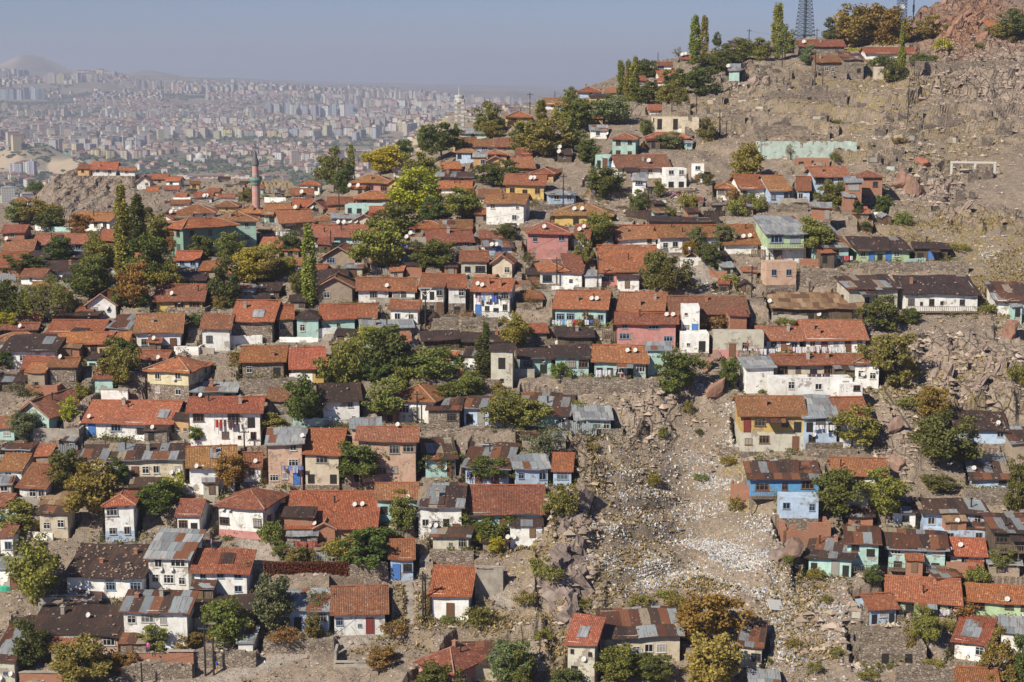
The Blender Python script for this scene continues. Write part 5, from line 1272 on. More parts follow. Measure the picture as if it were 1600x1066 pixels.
# creepers on the wall beside the carpets
rng = np.random.default_rng(4); a0, a1 = P(412, 906, float(DIST(412, 906))), P(546, 906, float(DIST(546, 906)))
n = 9000; tt = rng.random(n); C = np.stack([a0.x + (a1.x - a0.x) * tt, np.full(n, min(a0.y, a1.y) - .12) + rng.normal(size=n) * .1 + (a1.y - a0.y) * 0, a0.z + .0 + (rng.random(n) ** .8) * 2.35], -1)
V_, F_ = leafquads(C, .09, rng); me = np_mesh('creeper', V_, F_, M['leaf']); o = bpy.data.objects.new('creeper', me); COL.objects.link(o); o.color = (.17, .055, .03, 1); tag(o, 'curtain of dark red creeper over the wall below the carpets', 'creeper')

# ------------------------------------------------------------------ minaret, masts, towers, goal
def minaret(u, vtip, vb, Y):
    o = P(u, vb, Y); s = scl(vb, Y); t = empty('minaret', o); h = (vb - vtip) / s; r = 6.3 / s; zb = h * .56
    b = MB(); b.lathe([(r * 1.25, -3), (r * 1.25, h * .12), (r, h * .16), (r * .95, zb)], 16); b.build('shaft', MINB, t)
    b = MB(); b.lathe([(r, zb - 1.1), (r * 1.2, zb - .8), (r * 1.25, zb - .5), (r * 1.6, zb), (r * 1.6, zb + .1), (r * 1.55, zb + .1), (r * 1.55, zb + .75), (r * 1.45, zb + .75), (r * 1.62, zb + .16), (r * .8, zb + .16)], 16); b.build('balcony', M['frame'], t, (.2, .3, .27))
    b = MB(); b.lathe([(r * .85, zb), (r * .8, h * .76)], 16); b.build('upper_shaft', MINB, t)
    b = MB(); b.lathe([(r * .95, h * .76), (r * .98, h * .775), (r * .75, h * .83), (0.02, h)], 16); sp = b.build('spire', M['frame'], t, (.13, .13, .135)); b = MB(); b.bar((0, 0, h - .1), (0, 0, h + 1.2), .06); b.lathe([(.01, h + .4), (.16, h + .55), (.01, h + .7)], 8); b.build('finial', M['metal'], sp)
    tag(t, 'pink brick minaret with green balcony and dark spire', 'minaret')
_t = NT('banded_brick'); _s = _t.n('ShaderNodeSeparateXYZ', {0: _t.vec(rnd=False)}); _w = _t.math('FRACT', _t.math('DIVIDE', _s.outputs[2], 1.6))
MINB = _t.out(_t.mix(_t.math('GREATER_THAN', _w, .82), (.46, .235, .2), (.33, .34, .31)), _t.noise(_t.vec(), 8), .02)
minaret(401, 232, 345, 330)
def lattice(u, vt, vb, w0, w1, Y, lab, mat, n, name='lattice_mast', extra=None, z0=None):
    o = P(u, vb, Y); s = scl(vb, Y); h = (vb - vt) / s; t = empty(name, o, .4); a, c = w0 / s / 2, w1 / s / 2
    b = MB(); lev = [(k / n) for k in range(n + 1)]
    cn = [(-1, -1), (1, -1), (1, 1), (-1, 1)]
    def pt(k, f): r = a + (c - a) * f; return Vector((cn[k][0] * r, cn[k][1] * r, h * f))
    for k in range(4): b.bar(pt(k, 0) - Vector((0, 0, 2)), pt(k, 1), .09)
    b.build('leg_frame', mat, t); b = MB()
    for f, g in zip(lev[:-1], lev[1:]):
        for k in range(4): b.bar(pt(k, f), pt((k + 1) % 4, g), .05); b.bar(pt((k + 1) % 4, f), pt(k, g), .05); b.bar(pt(k, g), pt((k + 1) % 4, g), .05)
    b.build('bracing', mat, t)
    if extra: extra(t, h)
    tag(t, lab, 'mast'); return t
mm = m_flat('galvanised', (.11, .14, .17), .5, .2, .3)
def plat(t, h): b = MB(); b.box((-2.2, -2.2, 1.8), (2.2, 2.2, 2.0)); b.bar((0, 0, 0), (0, 0, h), .35, n=8); b.build('ladder_shaft', mm, t)
lattice(1257, -14, 66, 25, 12, 462, 'tall steel lattice mast on the ridge behind the stone house', mm, 14, extra=plat)
def dsh(t, h):
    for z in (.35, .55, .7): use('antenna_dish', DISH, t, (-1.2, -1.6, h * z), (1.6, 1.6, 1.6))
lattice(1408, -30, 44, 12, 10, 475, 'steel lattice mast with antenna dishes behind the autumn trees', mm, 16, extra=dsh)
b = MB(); o = P(1427, 30, 476); b.bar((0, 0, -4), (0, 0, 9), .16, n=8); b.bar((0, 0, 9), (0, 0, 10.5), .03); b.box((-.25, -.2, 2), (.25, .2, 4)); tag(b.build('antenna_pole', M['pole'], None, loc=o), 'dark antenna pole just right of the dish-hung mast', 'pole')
def conc_tower(u, vt, vb, Y):
    o = P(u, vb, Y); s = scl(vb, Y); h = (vb - vt) / s; t = empty('concrete_tower', o); r = 5.0 / s
    b = MB()
    for k in range(4): x, y = [(-1, -1), (1, -1), (1, 1), (-1, 1)][k]; b.box((x * r - .8, y * r - .8, -4), (x * r + .8, y * r + .8, h))
    b.build('pillar_frame', M['white'], t); b = MB(); 
    for k in range(9): b.box((-r - .9, -r - .9, h * k / 9 + 1), (r + .9, r + .9, h * k / 9 + 1.9))
    b.build('floor_ring', M['C'], t); b = MB(); b.lathe([(r * 1.1, h - 3), (r * 1.75, h - 1.6), (r * 1.75, h), (r * 1.25, h + .3), (r * 1.5, h + 1.5), (r * 1.5, h + 2.2), (.1, h + 2.5)], 12); b.bar((0, 0, h + 2.4), (0, 0, h + 7), .4, r2=.2); b.build('viewing_head', M['white'], t)
    tag(t, 'pale open concrete tower standing beyond the ridge houses', 'tower')
conc_tower(718, 156, 215, 900)
# goal frame
g0, g1 = ground_at(1484, 272), ground_at(1556, 273); s = scl(272, g0.y); L = (g1 - g0).length
o = empty('goal_frame', g0, yaw_of(g0, g1)); h = 17 / s
for nm, a, c in (('post', 0, .42), ('post', L - .42, L), ('post', L * .52, L * .52 + .4)): b = MB(); b.box((a, -.12, -.3), (c, .12, h)); b.build(nm, M['white'], o)
b = MB(); b.box((-.05, -.16, h + .002), (L + .05, .16, h + .36)); b.build('crossbar', M['white'], o)
for x in (.1, L * .53, L - .12): b = MB(); b.bar((x, .13, h - .2), (x + .3, 2.2, -.2), .09); b.build('stay', M['white'], o)
tag(o, 'white three-posted frame standing alone on the bare slope', 'frame')
# poles
PO = []
for i, (u, vt, vb) in enumerate(POLES):
    g = ground_at(u, vb); s = scl(vb, g.y); p = P(u, vb, g.y); p.z = min(p.z, g.z + .5); h = (vb - vt) / s; t = empty('utility_pole', p); b = MB(); b.bar((0, 0, -1.5), (0, 0, h), .13, r2=.09, n=7); b.build('pole', M['pole'], t); b = MB()
    if (u, vt) == (665, 450): b.bar((0, -.1, h - 1.2), (-1, -.1, h), .07); b.bar((0, -.1, h - 1.2), (1, -.1, h), .07); b.bar((-1, -.1, h), (1, -.1, h), .07); b.build('vee_bracket', M['white'], t)
    elif h > 4: b.box((-.7, -.06, h - .6), (.7, .06, h - .48)); [b.bar((x, 0, h - .48), (x, 0, h - .3), .05, n=6) for x in (-.6, -.2, .2, .6)]; b.build('crossarm', M['metal'], t)
    PO.append((t, u, (vt + vb) / 2, p + Vector((0, 0, h - .4))))
def wire(a, c, sag):
    b = MB(); n = 12; pts = [a.lerp(c, k / n) - Vector((0, 0, sag * 4 * (k / n) * (1 - k / n))) for k in range(n + 1)]
    for p, q in zip(pts[:-1], pts[1:]): b.bar(p - a, q - a, .018, n=3)
    return b.build('cable', M['iron'], None, loc=a)
_near = []
for i in range(len(PO)):
    for j in range(i + 1, len(PO)):
        d_ = (PO[i][3] - PO[j][3]).length
        if 14 < d_ < 62 and abs(PO[i][3].y - PO[j][3].y) < 45: _near.append((i, j))
random.Random(3).shuffle(_near)
for a, c in [(5, 4), (27, 28)] + _near[:22] + [q for q in () if q] or ((23, 22), (25, 35)):
    o = wire(PO[a][3], PO[c][3], 1.2); o['_ab'] = (PO[a][1] + PO[c][1]) / 2; o['_v'] = (PO[a][2] + PO[c][2]) / 2; tag(o, None, 'cable')

# ------------------------------------------------------------------ things fixed by looking from the viewpoint
bpy.context.view_layer.update(); dg = bpy.context.evaluated_depsgraph_get()
def look(u, v, skip=('crown', 'trunk')):
    d = P(u, v, 1.0).normalized(); p = Vector((0, 0, 0))
    for _ in range(8):
        ok, loc, nrm, idx, ob, mt = S.ray_cast(dg, p, d)
        if not ok: return None
        if ob.name.split('.')[0] in skip or ob.name.startswith('cable'): p = loc + d * .02; continue
        return loc, ob
    return None
jobs = []
for q in DISHES.split(','):
    u, v = map(float, q.split()); r = look(u, v + 4)
    if r: jobs.append((u, v, r[0], r[1]))
for u, v, loc, ob in jobs:
    rt = ob
    while rt.parent: rt = rt.parent
    if rt.name.split('.')[0] not in ('house', 'ruined_house', 'shed'): continue
    s = scl(v, loc.y); k = min(1.0, max(.62, 7.0 / s)); p = rt.matrix_world.inverted() @ loc
    o = use('satellite_dish', DISH, rt, p + Vector((0, -.05, -.1)), (k, k, k), -rt.rotation_euler[2] - R_(28))
ljobs = [(L, look((L[0] + L[1]) / 2, L[2] + 4, ('crown', 'trunk', 'satellite_dish'))) for L in LAUNDRY]
pal = [(.6, .6, .62), (.55, .55, .6), (.08, .12, .4), (.5, .06, .08), (.05, .05, .07), (.5, .35, .5), (.2, .35, .55), (.6, .55, .5)]
for (u0, u1, v, lab), r in ljobs:
    if not r: continue
    Y = r[0].y - .5; a, c = P(u0, v, Y), P(u1, v, Y); t = empty('clothesline', a); rr = random.Random(u0); b = MB(); L = (c - a).length; b.bar((0, 0, 0), (L, 0, 0), .015, n=3)
    b.bar((0, .02, -1.6), (0, .02, .1), .03); b.bar((L, .02, -1.6), (L, .02, .1), .03); b.build('line', M['iron'], t); x = .1
    pp = [(.08, .12, .35), (.15, .2, .45), (.3, .36, .5)] if 'blue' in lab and 'orange' not in lab else [(.35, .05, .05), (.4, .12, .1)] if 'carpets' in lab else [(.03, .03, .04), (.08, .05, .06), (.4, .05, .04)] if 'dark' in lab else [(.62, .62, .63), (.6, .6, .65), (.62, .5, .6)] if 'white' in lab[:6] or 'pale' in lab[:5] else pal
    while x < L - .3:
        w = rr.uniform(.35, .9); h = rr.uniform(.5, 1.2); b = MB(); b.patch((x, -.03, -h), (min(x + w, L), -.03, -h), (min(x + w, L), 0, 0), (x, 0, 0), 5, 4, lambda p, e: 0, .02)
        b.v = [(p[0], p[1] + math.sin(p[0] * 14) * .05, p[2] - .01) for p in b.v]; b.build('cloth', M['cloth'], t, rr.choice(pp)); x += w + rr.uniform(.03, .3)
    tag(t, lab, 'laundry', 'washing hung out to dry')

# people
def person(u, vt, vb, top, bot, lab):
    r = look(u, vb - 1, ('crown', 'trunk', 'satellite_dish', 'cloth', 'line')); g = r[0] if r else ground_at(u, vb); p = P(u, vb, g.y - .45)
    s = scl(vb, p.y); h = min(1.75, max(1.5, (vb - vt) / s)); k = h / 1.75
    J = dict(pel=(0, 0, .95, .15), ab=(0, 0, 1.12, .14), ch=(0, -.01, 1.32, .165), nk=(0, 0, 1.49, .06), hd=(0, -.02, 1.6, .095), tp=(0, -.01, 1.72, .07),
             lh=(-.1, 0, .88, .1), lk=(-.12, -.06, .48, .065), la=(-.13, .02, .08, .045), lt=(-.14, -.14, .03, .04), rh=(.1, 0, .88, .1), rk=(.12, .04, .48, .065), ra=(.13, .12, .08, .045), rt=(.15, -.03, .03, .04),
             ls=(-.2, 0, 1.4, .065), le=(-.27, .02, 1.13, .045), lw=(-.25, -.12, .9, .032), lf=(-.24, -.17, .82, .02), rs=(.2, 0, 1.4, .065), re=(.28, .03, 1.13, .045), rw=(.27, -.08, .9, .032), rf=(.26, -.12, .82, .02))
    E = 'pel-ab ab-ch ch-nk nk-hd hd-tp pel-lh lh-lk lk-la la-lt pel-rh rh-rk rk-ra ra-rt ch-ls ls-le le-lw lw-lf ch-rs rs-re re-rw rw-rf'.split(); K = list(J)
    for side, sx in (('l', -1), ('r', 1)):
        for n in range(5):
            w = J[side + 'w']; J[side + 'g%d' % n] = (w[0] + (n - 2) * .016, w[1] - .06 - .005 * n, w[2] - (.15 if n != (0 if sx > 0 else 4) else .1) + .004 * abs(n - 2), .009); E.append(side + 'f-' + side + 'g%d' % n)
    K = list(J); me = bpy.data.meshes.new('person'); me.from_pydata([tuple(c * k for c in J[n][:3]) for n in K], [tuple(K.index(q) for q in e.split('-')) for e in E], []); 
    o = bpy.data.objects.new('person', me); COL.objects.link(o); o.location = p; o.rotation_euler[2] = (u % 5) - 2.5
    m = o.modifiers.new('Skin', 'SKIN'); m.use_smooth_shade = True
    for i, n in enumerate(K): me.skin_vertices[0].data[i].radius = (J[n][3] * k, J[n][3] * k * (.75 if n in ('ab', 'ch', 'pel') else 1))
    me.skin_vertices[0].data[0].use_root = True
    o.modifiers.new('Sub', 'SUBSURF').levels = 1; o.modifiers['Sub'].render_levels = 1
    t = NT('clothed_body'); z = t.n('ShaderNodeSeparateXYZ', {0: t.vec(rnd=False)}).outputs[2]; xx = t.math('ABSOLUTE', t.n('ShaderNodeSeparateXYZ', {0: t.vec(rnd=False)}).outputs[0])
    c = t.ramp(t.math('DIVIDE', z, 1.8 * k), [(0, (.04, .03, .03)), (.05, bot), (.535, top), (.83, (.42, .25, .17)), (.925, (.04, .03, .025))], True)
    hand = t.math('MULTIPLY', t.math('GREATER_THAN', xx, .2 * k), t.math('LESS_THAN', z, .92 * k)); me.materials.append(t.out(t.mix(hand, c, (.42, .25, .17))))
    b = MB(); b.lathe([(.098 * k, 1.58 * k), (.108 * k, 1.66 * k), (.09 * k, 1.74 * k), (.001, 1.775 * k)], 12, c=(0, .012 * k)); b.build('hair', M['iron'], o)
    b = MB(); b.box((-.012 * k, -.135 * k, 1.58 * k), (.012 * k, -.1 * k, 1.62 * k)); b.build('nose', M['cloth'], o, (.42, .25, .17))
    tag(o, lab, 'person', 'people outside their houses')
for q in PEOPLE: person(*q)

# ------------------------------------------------------------------ the valley, its city and the far hills
def valley_z(X, Y):
    z = np.interp(Y, [400, 900, 1500, 2200, 3200, 4000, 5000, 6000, 7000, 8000, 9500, 14000, 24000], [-178, -178, -172, -152, -146, -135, -112, -84, -52, -36, -38, -40, -60])
    z = z + (fbm(X * .0012 + 3, Y * .0012, 4) - .5) * 85 * np.clip((Y - 2200) / 2000, 0, 1) + (fbm(X * .01, Y * .01, 3) - .5) * 6
    z = z - 62 * np.clip(((800 + F * X / Y) - 380) / 420, -.8, 1.2) * np.clip((Y - 4800) / 2000, 0, 1)
    # the hill just beyond the ridge, right of centre
    z = z + 150 * np.exp(-((Y - 1400) / 330) ** 2) / (1 + np.exp(-(X + 130) / 30.)) * np.clip(1 - np.maximum(0, X - 150) / 600, .2, 1)
    u = 800 + F * X / Y
    z = z + 128 * np.exp(-((u - 62) / 58) ** 2 - ((Y - 10200) / 1100) ** 2) + 60 * np.exp(-((u - 235) / 42) ** 2 - ((Y - 11000) / 900) ** 2) + 26 * np.exp(-((u - 330) / 90) ** 2 - ((Y - 11500) / 900) ** 2)
    z = z + 38 * np.exp(-((u - 165) / 50) ** 2 - ((Y - 6900) / 500) ** 2)
    z = z + 34 * np.clip(1.5 - 1.2 * np.sqrt(((u - 50) / 75) ** 2 + ((Y - 2760) / 150) ** 2), 0, 1) + 24 * np.clip(1.5 - 1.2 * np.sqrt(((u - 140) / 52) ** 2 + ((Y - 2620) / 100) ** 2), 0, 1) # the quarried bluff
    return z
yy = np.concatenate([np.linspace(470, 2400, 130), np.linspace(2410, 7500, 260), np.geomspace(7550, 24000, 90)]); ua = np.linspace(-400, 2000, 420)
U2, Y2 = np.meshgrid(ua, yy); X2 = (U2 - 800) / F * Y2; Z2 = valley_z(X2, Y2); i2 = np.arange(U2.size).reshape(U2.shape)
me = np_mesh('valley_ground', np.stack([X2, Y2, Z2], -1).reshape(-1, 3), np.stack([i2[:-1, :-1], i2[:-1, 1:], i2[1:, 1:], i2[1:, :-1]], -1).reshape(-1, 4), M['valley'], smooth=True)
o = bpy.data.objects.new('valley', me); COL.objects.link(o); tag(o, None, kind='structure')
# foreground floor under the viewpoint
b = MB(); b.face([(-400, -60, -95), (400, -60, -95), (400, 175, -84), (-400, 175, -84)]); o = b.build('ground', M['valley']); tag(o, None, kind='structure')
rng = np.random.default_rng(21)
facade = np.array([(.5, .43, .34), (.56, .48, .4), (.46, .32, .27), (.55, .52, .46), (.56, .47, .3), (.36, .33, .31), (.5, .39, .33), (.62, .59, .53), (.34, .35, .38), (.54, .5, .35), (.25, .22, .2)])
def boxes(X, Y, W_, D_, H_, rot, roofh, fc, rc):
    n = len(X); Zb = valley_z(X, Y) - 2
    bx = np.array([(-1, -1, 0), (1, -1, 0), (1, 1, 0), (-1, 1, 0), (-1, -1, 1), (1, -1, 1), (1, 1, 1), (-1, 1, 1), (-1.06, -1.06, 1), (1.06, -1.06, 1), (1.06, 1.06, 1), (-1.06, 1.06, 1), (-.45, 0, 2), (.45, 0, 2)], float)
    V = np.repeat(bx[None], n, 0); x = V[:, :, 0] * W_[:, None] / 2; y = V[:, :, 1] * D_[:, None] / 2; z = np.where(bx[None, :, 2] == 2, (H_ + roofh + 2)[:, None], bx[None, :, 2] * (H_ + 2)[:, None])
    c, s_ = np.cos(rot)[:, None], np.sin(rot)[:, None]; V = np.stack([x * c - y * s_ + X[:, None], x * s_ + y * c + Y[:, None], z + Zb[:, None]], -1)
    q4 = np.array([(0, 1, 5, 4), (1, 2, 6, 5), (2, 3, 7, 6), (3, 0, 4, 7), (8, 9, 13, 12), (10, 11, 12, 13), (9, 10, 13, 13), (11, 8, 12, 12)])
    Fq = q4[None] + (np.arange(n) * 14)[:, None, None]; C = np.zeros((n, 14, 3)); C[:, :8] = fc[:, None]; C[:, 8:] = rc[:, None]; return V.reshape(-1, 3), Fq.reshape(-1, 4), C.reshape(-1, 3)
def tri_mesh(name, V, Fq, C):
    A = Fq[:, :3]; B = Fq[Fq[:, 2] != Fq[:, 3]][:, [0, 2, 3]]; T = np.concatenate([A, B]); return np_mesh(name, V, T, M['city'], C)
n = 22000; Yc = np.sqrt(rng.random(n) * (7400 ** 2 - 1650 ** 2) + 1650 ** 2); uc = rng.random(n) * 1150 - 60; Xc = (uc - 800) / F * Yc
dens = fbm(Xc * .002 + 7, Yc * .002, 3); keep = ((dens > .44) | (rng.random(n) < .2)) & (fbm(Xc * .0045 + 90, Yc * .0045, 2) > .3) & (vnoise(Xc * .02 + Yc * .006, Yc * .004) > .14) & ~((Yc > 2450) & (Yc < 3120) & (uc < 215) & (rng.random(n) < .95)) & ~((uc < 125) & (Yc > 5300) & (Yc < 6100)) & ~((uc > 405) & (uc < 520) & (Yc < 2350)) & ~((Yc > 5600) & (Yc < 6400) & (uc > 260) & (uc < 330))
Xc, Yc, uc = Xc[keep], Yc[keep], uc[keep]; n = len(Xc); blk = fbm(Xc * .0018 + 30, Yc * .0018, 2); tall = (blk > .56) & (rng.random(n) < .6)
rot = np.round((fbm(Xc * .0008, Yc * .0008, 2)) * 6) * .5 + rng.normal(size=n) * .08; far = np.clip((Yc - 5400) / 1200, 0, 1)
Hc = np.where(tall, 14 + rng.random(n) * 14 + far * 14, 5 + rng.random(n) * 6 + far * 6 * rng.random(n)); Wc_ = np.where(tall, 13 + rng.random(n) * 9, 8 + rng.random(n) * 8); Dc = np.where(tall, 11 + rng.random(n) * 5, 8 + rng.random(n) * 4)
fc = facade[rng.integers(0, len(facade), n)] * (.75 + .3 * rng.random((n, 1))); rc = np.where((rng.random(n) < np.where(tall, .45, .85))[:, None], np.array([[.25, .125, .09]]) * (.6 + .6 * rng.random((n, 1))), np.array([[.3, .28, .26]]))
V_, F_, C_ = boxes(Xc, Yc, Wc_, Dc, Hc, rot, np.where(tall, 1.5, 2.2), fc, rc); o = bpy.data.objects.new('distant_houses', tri_mesh('distant_houses', V_, F_, C_)); COL.objects.link(o); tag(o, 'countless pale houses and blocks of the hazy valley city', 'city', kind='stuff')
# houses on the hill beyond the ridge
n = 1500; Xh = rng.random(n) * 420 - 190; Yh = 1150 + rng.random(n) * 300; keep = valley_z(Xh, Yh) > -120; Xh, Yh = Xh[keep], Yh[keep]; n = len(Xh)
V_, F_, C_ = boxes(Xh, Yh, 3.5 + rng.random(n) * 4, 3 + rng.random(n) * 2, 1 + rng.random(n) * 2, rng.normal(size=n) * .3, np.full(n, .8), facade[rng.integers(0, len(facade), n)] * .8, np.repeat([[.17, .115, .09]], n, 0))
o = bpy.data.objects.new('hillside_houses', tri_mesh('hillside_houses', V_, F_, C_)); COL.objects.link(o); tag(o, 'faint low houses covering the hazy hill beyond the ridge', 'houses', kind='stuff')
# 300 of the largest blocks stand as things
def block_mesh(k):
    r = random.Random(k); b = MB(); b.box((-.5, -.5, -.15), (.5, .5, 1), 0)
    for x in ((-.36, .14) if k % 2 else (-.25,)): b.box((x, -.56, .12), (x + .2, -.501, .98), 0)
    if k % 3: b.face([(-.54, -.58, 1), (.54, -.58, 1), (.25, 0, 1.09), (-.25, 0, 1.09)], 1); b.face([(.54, .54, 1), (-.54, .54, 1), (-.25, 0, 1.09), (.25, 0, 1.09)], 1); b.face([(.54, -.58, 1), (.54, .54, 1), (.25, 0, 1.09)], 1); b.face([(-.54, .54, 1), (-.54, -.58, 1), (-.25, 0, 1.09)], 1)
    else: b.box((-.15, -.15, 1), (.15, .2, 1.1), 0)
    return b.mesh('apartment_block', [BLK, M['cityroof']])
t = NT('block_facade'); g = t.n('ShaderNodeNewGeometry'); s_ = t.n('ShaderNodeSeparateXYZ', {0: g.outputs['Position']}); w = t.math('MULTIPLY', t.math('GREATER_THAN', t.math('FRACT', t.math('DIVIDE', s_.outputs[2], 3.0)), .42), t.math('GREATER_THAN', t.math('FRACT', t.math('DIVIDE', t.math('ADD', s_.outputs[0], s_.outputs[1]), 3.4)), .5))
BLK = t.out(t.mix(t.math('MULTIPLY', w, .62), t.oc(), (.07, .07, .08))); M['cityroof'] = m_flat('far_red_roof', (.25, .1, .065), .9)
BM_ = [block_mesh(k) for k in range(6)]
BCN = [('pink', (.52, .39, .33)), ('cream', (.58, .52, .42)), ('white', (.64, .62, .58)), ('yellow', (.62, .52, .28)), ('grey', (.36, .38, .42)), ('pale green', (.45, .55, .42)), ('peach', (.56, .45, .36))]
spec = []
def row(n, ua, ub, vb, Ya, w, h, cols, what):
    for k in range(n): spec.append((ua + (ub - ua) * (k + .5) / n, Ya + rng.normal() * 12, w * (1 + rng.normal() * .08), h * (1 + rng.normal() * .08), cols[k % len(cols)], what))
row(3, 8, 26, 0, 6000, 34, 38, [4], 'slab tower on the far left skyline'); row(2, 34, 50, 0, 6000, 34, 38, [4], 'slab tower on the far left skyline'); row(2, 56, 74, 0, 6000, 34, 38, [4], 'slab tower on the far left skyline')
row(11, 78, 160, 0, 6600, 26, 32, [0, 1, 0, 3, 1], 'block on the far crest'); row(9, 120, 210, 0, 6900, 26, 26, [3, 1, 4, 0], 'block on the far crest')
row(13, 0, 85, 0, 3500, 13, 17, [2, 1, 1, 4, 3], 'block in the long row above the quarry bluff'); row(5, 0, 40, 0, 3300, 14, 18, [1, 0, 5], 'block just above the quarry bluff')
row(4, 18, 58, 0, 2500, 13, 22, [2, 4], 'high block standing in the quarry'); row(12, 104, 236, 0, 2980, 13, 18, [5, 0, 4, 0, 3, 0, 3, 0, 1, 1, 6, 4], 'block in the pastel row below the quarry')
row(5, 208, 252, 0, 2250, 17, 16, [3, 3, 0, 3, 2], 'block behind the rock knoll'); row(12, 262, 300, 0, 4600, 16, 18, [5, 1, 3], 'block in the mid-city cluster'); row(18, 300, 400, 0, 4500, 18, 16, [1, 2, 4, 0], 'block in the mid-city')
row(22, 420, 560, 0, 5200, 17, 40, [4, 4, 2, 4], 'high-rise in the grey tower cluster'); row(30, 380, 560, 0, 6300, 20, 26, [0, 1, 0, 4], 'block on the central crest'); row(34, 560, 790, 0, 6100, 20, 30, [0, 1, 2, 0], 'block on the hazy crest right of centre'); row(24, 620, 840, 0, 6900, 20, 26, [0, 1], 'block on the faintest skyline')
row(26, 260, 560, 0, 6800, 20, 24, [1, 0, 3, 1], 'block along the far skyline'); row(20, 240, 400, 0, 2250, 18, 15, [0, 1, 6, 2, 3], 'block on the valley floor by the minaret'); row(16, 430, 640, 0, 2900, 16, 14, [2, 1, 0], 'block on the valley floor right of the minaret')
row(20, 300, 640, 0, 3900, 20, 17, [1, 4, 2, 3], 'block in the middle of the valley'); row(8, 0, 110, 0, 2000, 18, 13, [1, 3, 2], 'block on the valley floor at the left')
for (u, Y, w, h, ci, what) in spec[:300]:
    X = (u - 800) / F * Y; z = float(valley_z(np.array([X]), np.array([Y]))[0]); k = int(rng.integers(0, 6)); o = bpy.data.objects.new('apartment_block', BM_[k]); COL.objects.link(o); o.location = (X, Y, z); o.scale = (w, w * .8, h); o.rotation_euler[2] = rng.normal() * .25
    nm, c = BCN[ci]; o.color = (*[x * rng.uniform(.9, 1.05) for x in c], 1); tag(o, 'hazy %s apartment %s' % (nm, what), 'apartment block', 'hazy %s apartment %ss' % (nm, what))
# far mosques
def mosque(u, Y, lab, sc=1.0):
    X = (u - 800) / F * Y; z = float(valley_z(np.array([X]), np.array([Y]))[0]); t = empty('mosque', (X, Y, z)); b = MB(); b.box((-11 * sc, -11 * sc, -3), (11 * sc, 11 * sc, 8 * sc)); b.build('hall', M['white'], t)
    b = MB(); b.lathe([(9 * sc, 8 * sc), (9 * sc, 10 * sc), (8.4 * sc, 13 * sc), (6 * sc, 16 * sc), (3 * sc, 18 * sc), (.2, 19 * sc)], 16); b.build('dome', M['white'], t)
    for sx in (-1, 1) if sc > .9 else (1,): b = MB(); b.lathe([(1.3, -3), (1.2, 24 * sc), (2.0, 24.5 * sc), (2.0, 26 * sc), (1.0, 26.2 * sc), (1.0, 31 * sc), (1.3, 31.2 * sc), (.1, 38 * sc)], 8, c=(sx * 13 * sc, 0)); b.build('minaret', M['white'], t)
    tag(t, lab, 'mosque')
mosque(66, 2050, 'white mosque with two thin minarets on the valley floor at the left', .8); mosque(206, 3300, 'white mosque with twin minarets in the city behind the knoll', 1.0); mosque(315, 2900, 'small white mosque with twin minarets below the mid-city', .9); mosque(506, 2500, 'pale domed mosque with one minaret right of the pink minaret', .9); mosque(178, 5200, 'faint mosque with minarets near the left skyline', 1.0); mosque(575, 4200, 'hazy domed mosque in the middle of the city', 1.0)
# woods
n = 11000; Yt = np.sqrt(rng.random(n) * (6500 ** 2 - 1500 ** 2) + 1500 ** 2); ut = rng.random(n) * 1000 - 50; Xt = (ut - 800) / F * Yt; k = (fbm(Xt * .003 + 50, Yt * .003, 3) > .53) | ((ut > 405) & (ut < 525) & (Yt < 2500) & (Yt > 1900)); Xt, Yt = Xt[k], Yt[k]
pts = np.stack([Xt, Yt, valley_z(Xt, Yt) + 2], -1); pts = np.repeat(pts, 4, 0) + rng.normal(size=(len(pts) * 4, 3)) * np.array([7, 7, 1.5]); o = scatter('distant_woods', pts, 2.5, 7, [(.06, .075, .035), (.08, .1, .045), (.05, .06, .03)], M['rub'], 'stone', 9, 1.5); tag(o, 'dark clumps of trees among the valley city', 'woods', kind='stuff')
n = 900; u = 412 + rng.random(n) * 100; Y = 1750 + rng.random(n) * 500; X = (u - 800) / F * Y; pts = np.stack([X, Y, valley_z(X, Y) + 2], -1); o = scatter('dark_grove', pts, 4, 9, [(.04, .05, .03), (.05, .06, .035)], M['rub'], 'stone', 10, 1.2); tag(o, 'dark grove on the valley floor beside the minaret', 'grove', kind='stuff')
# haze
b = MB(); b.box((-7000, -80, -240), (7000, 22500, 190)); hz = NT('haze_air'); hz.t.nodes.remove(hz.b); pv = hz.t.nodes.new('ShaderNodeVolumePrincipled'); pv.inputs['Color'].default_value = (.55, .61, .76, 1); pv.inputs['Density'].default_value = HAZE; pv.inputs['Anisotropy'].default_value = .15
hz.t.links.new(pv.outputs[0], hz.t.nodes['Material Output'].inputs['Volume']); o = b.build('haze', hz.m); tag(o, 'thin blue-grey haze lying over the valley', 'haze', kind='stuff')
hz.m.cycles.homogeneous_volume = True

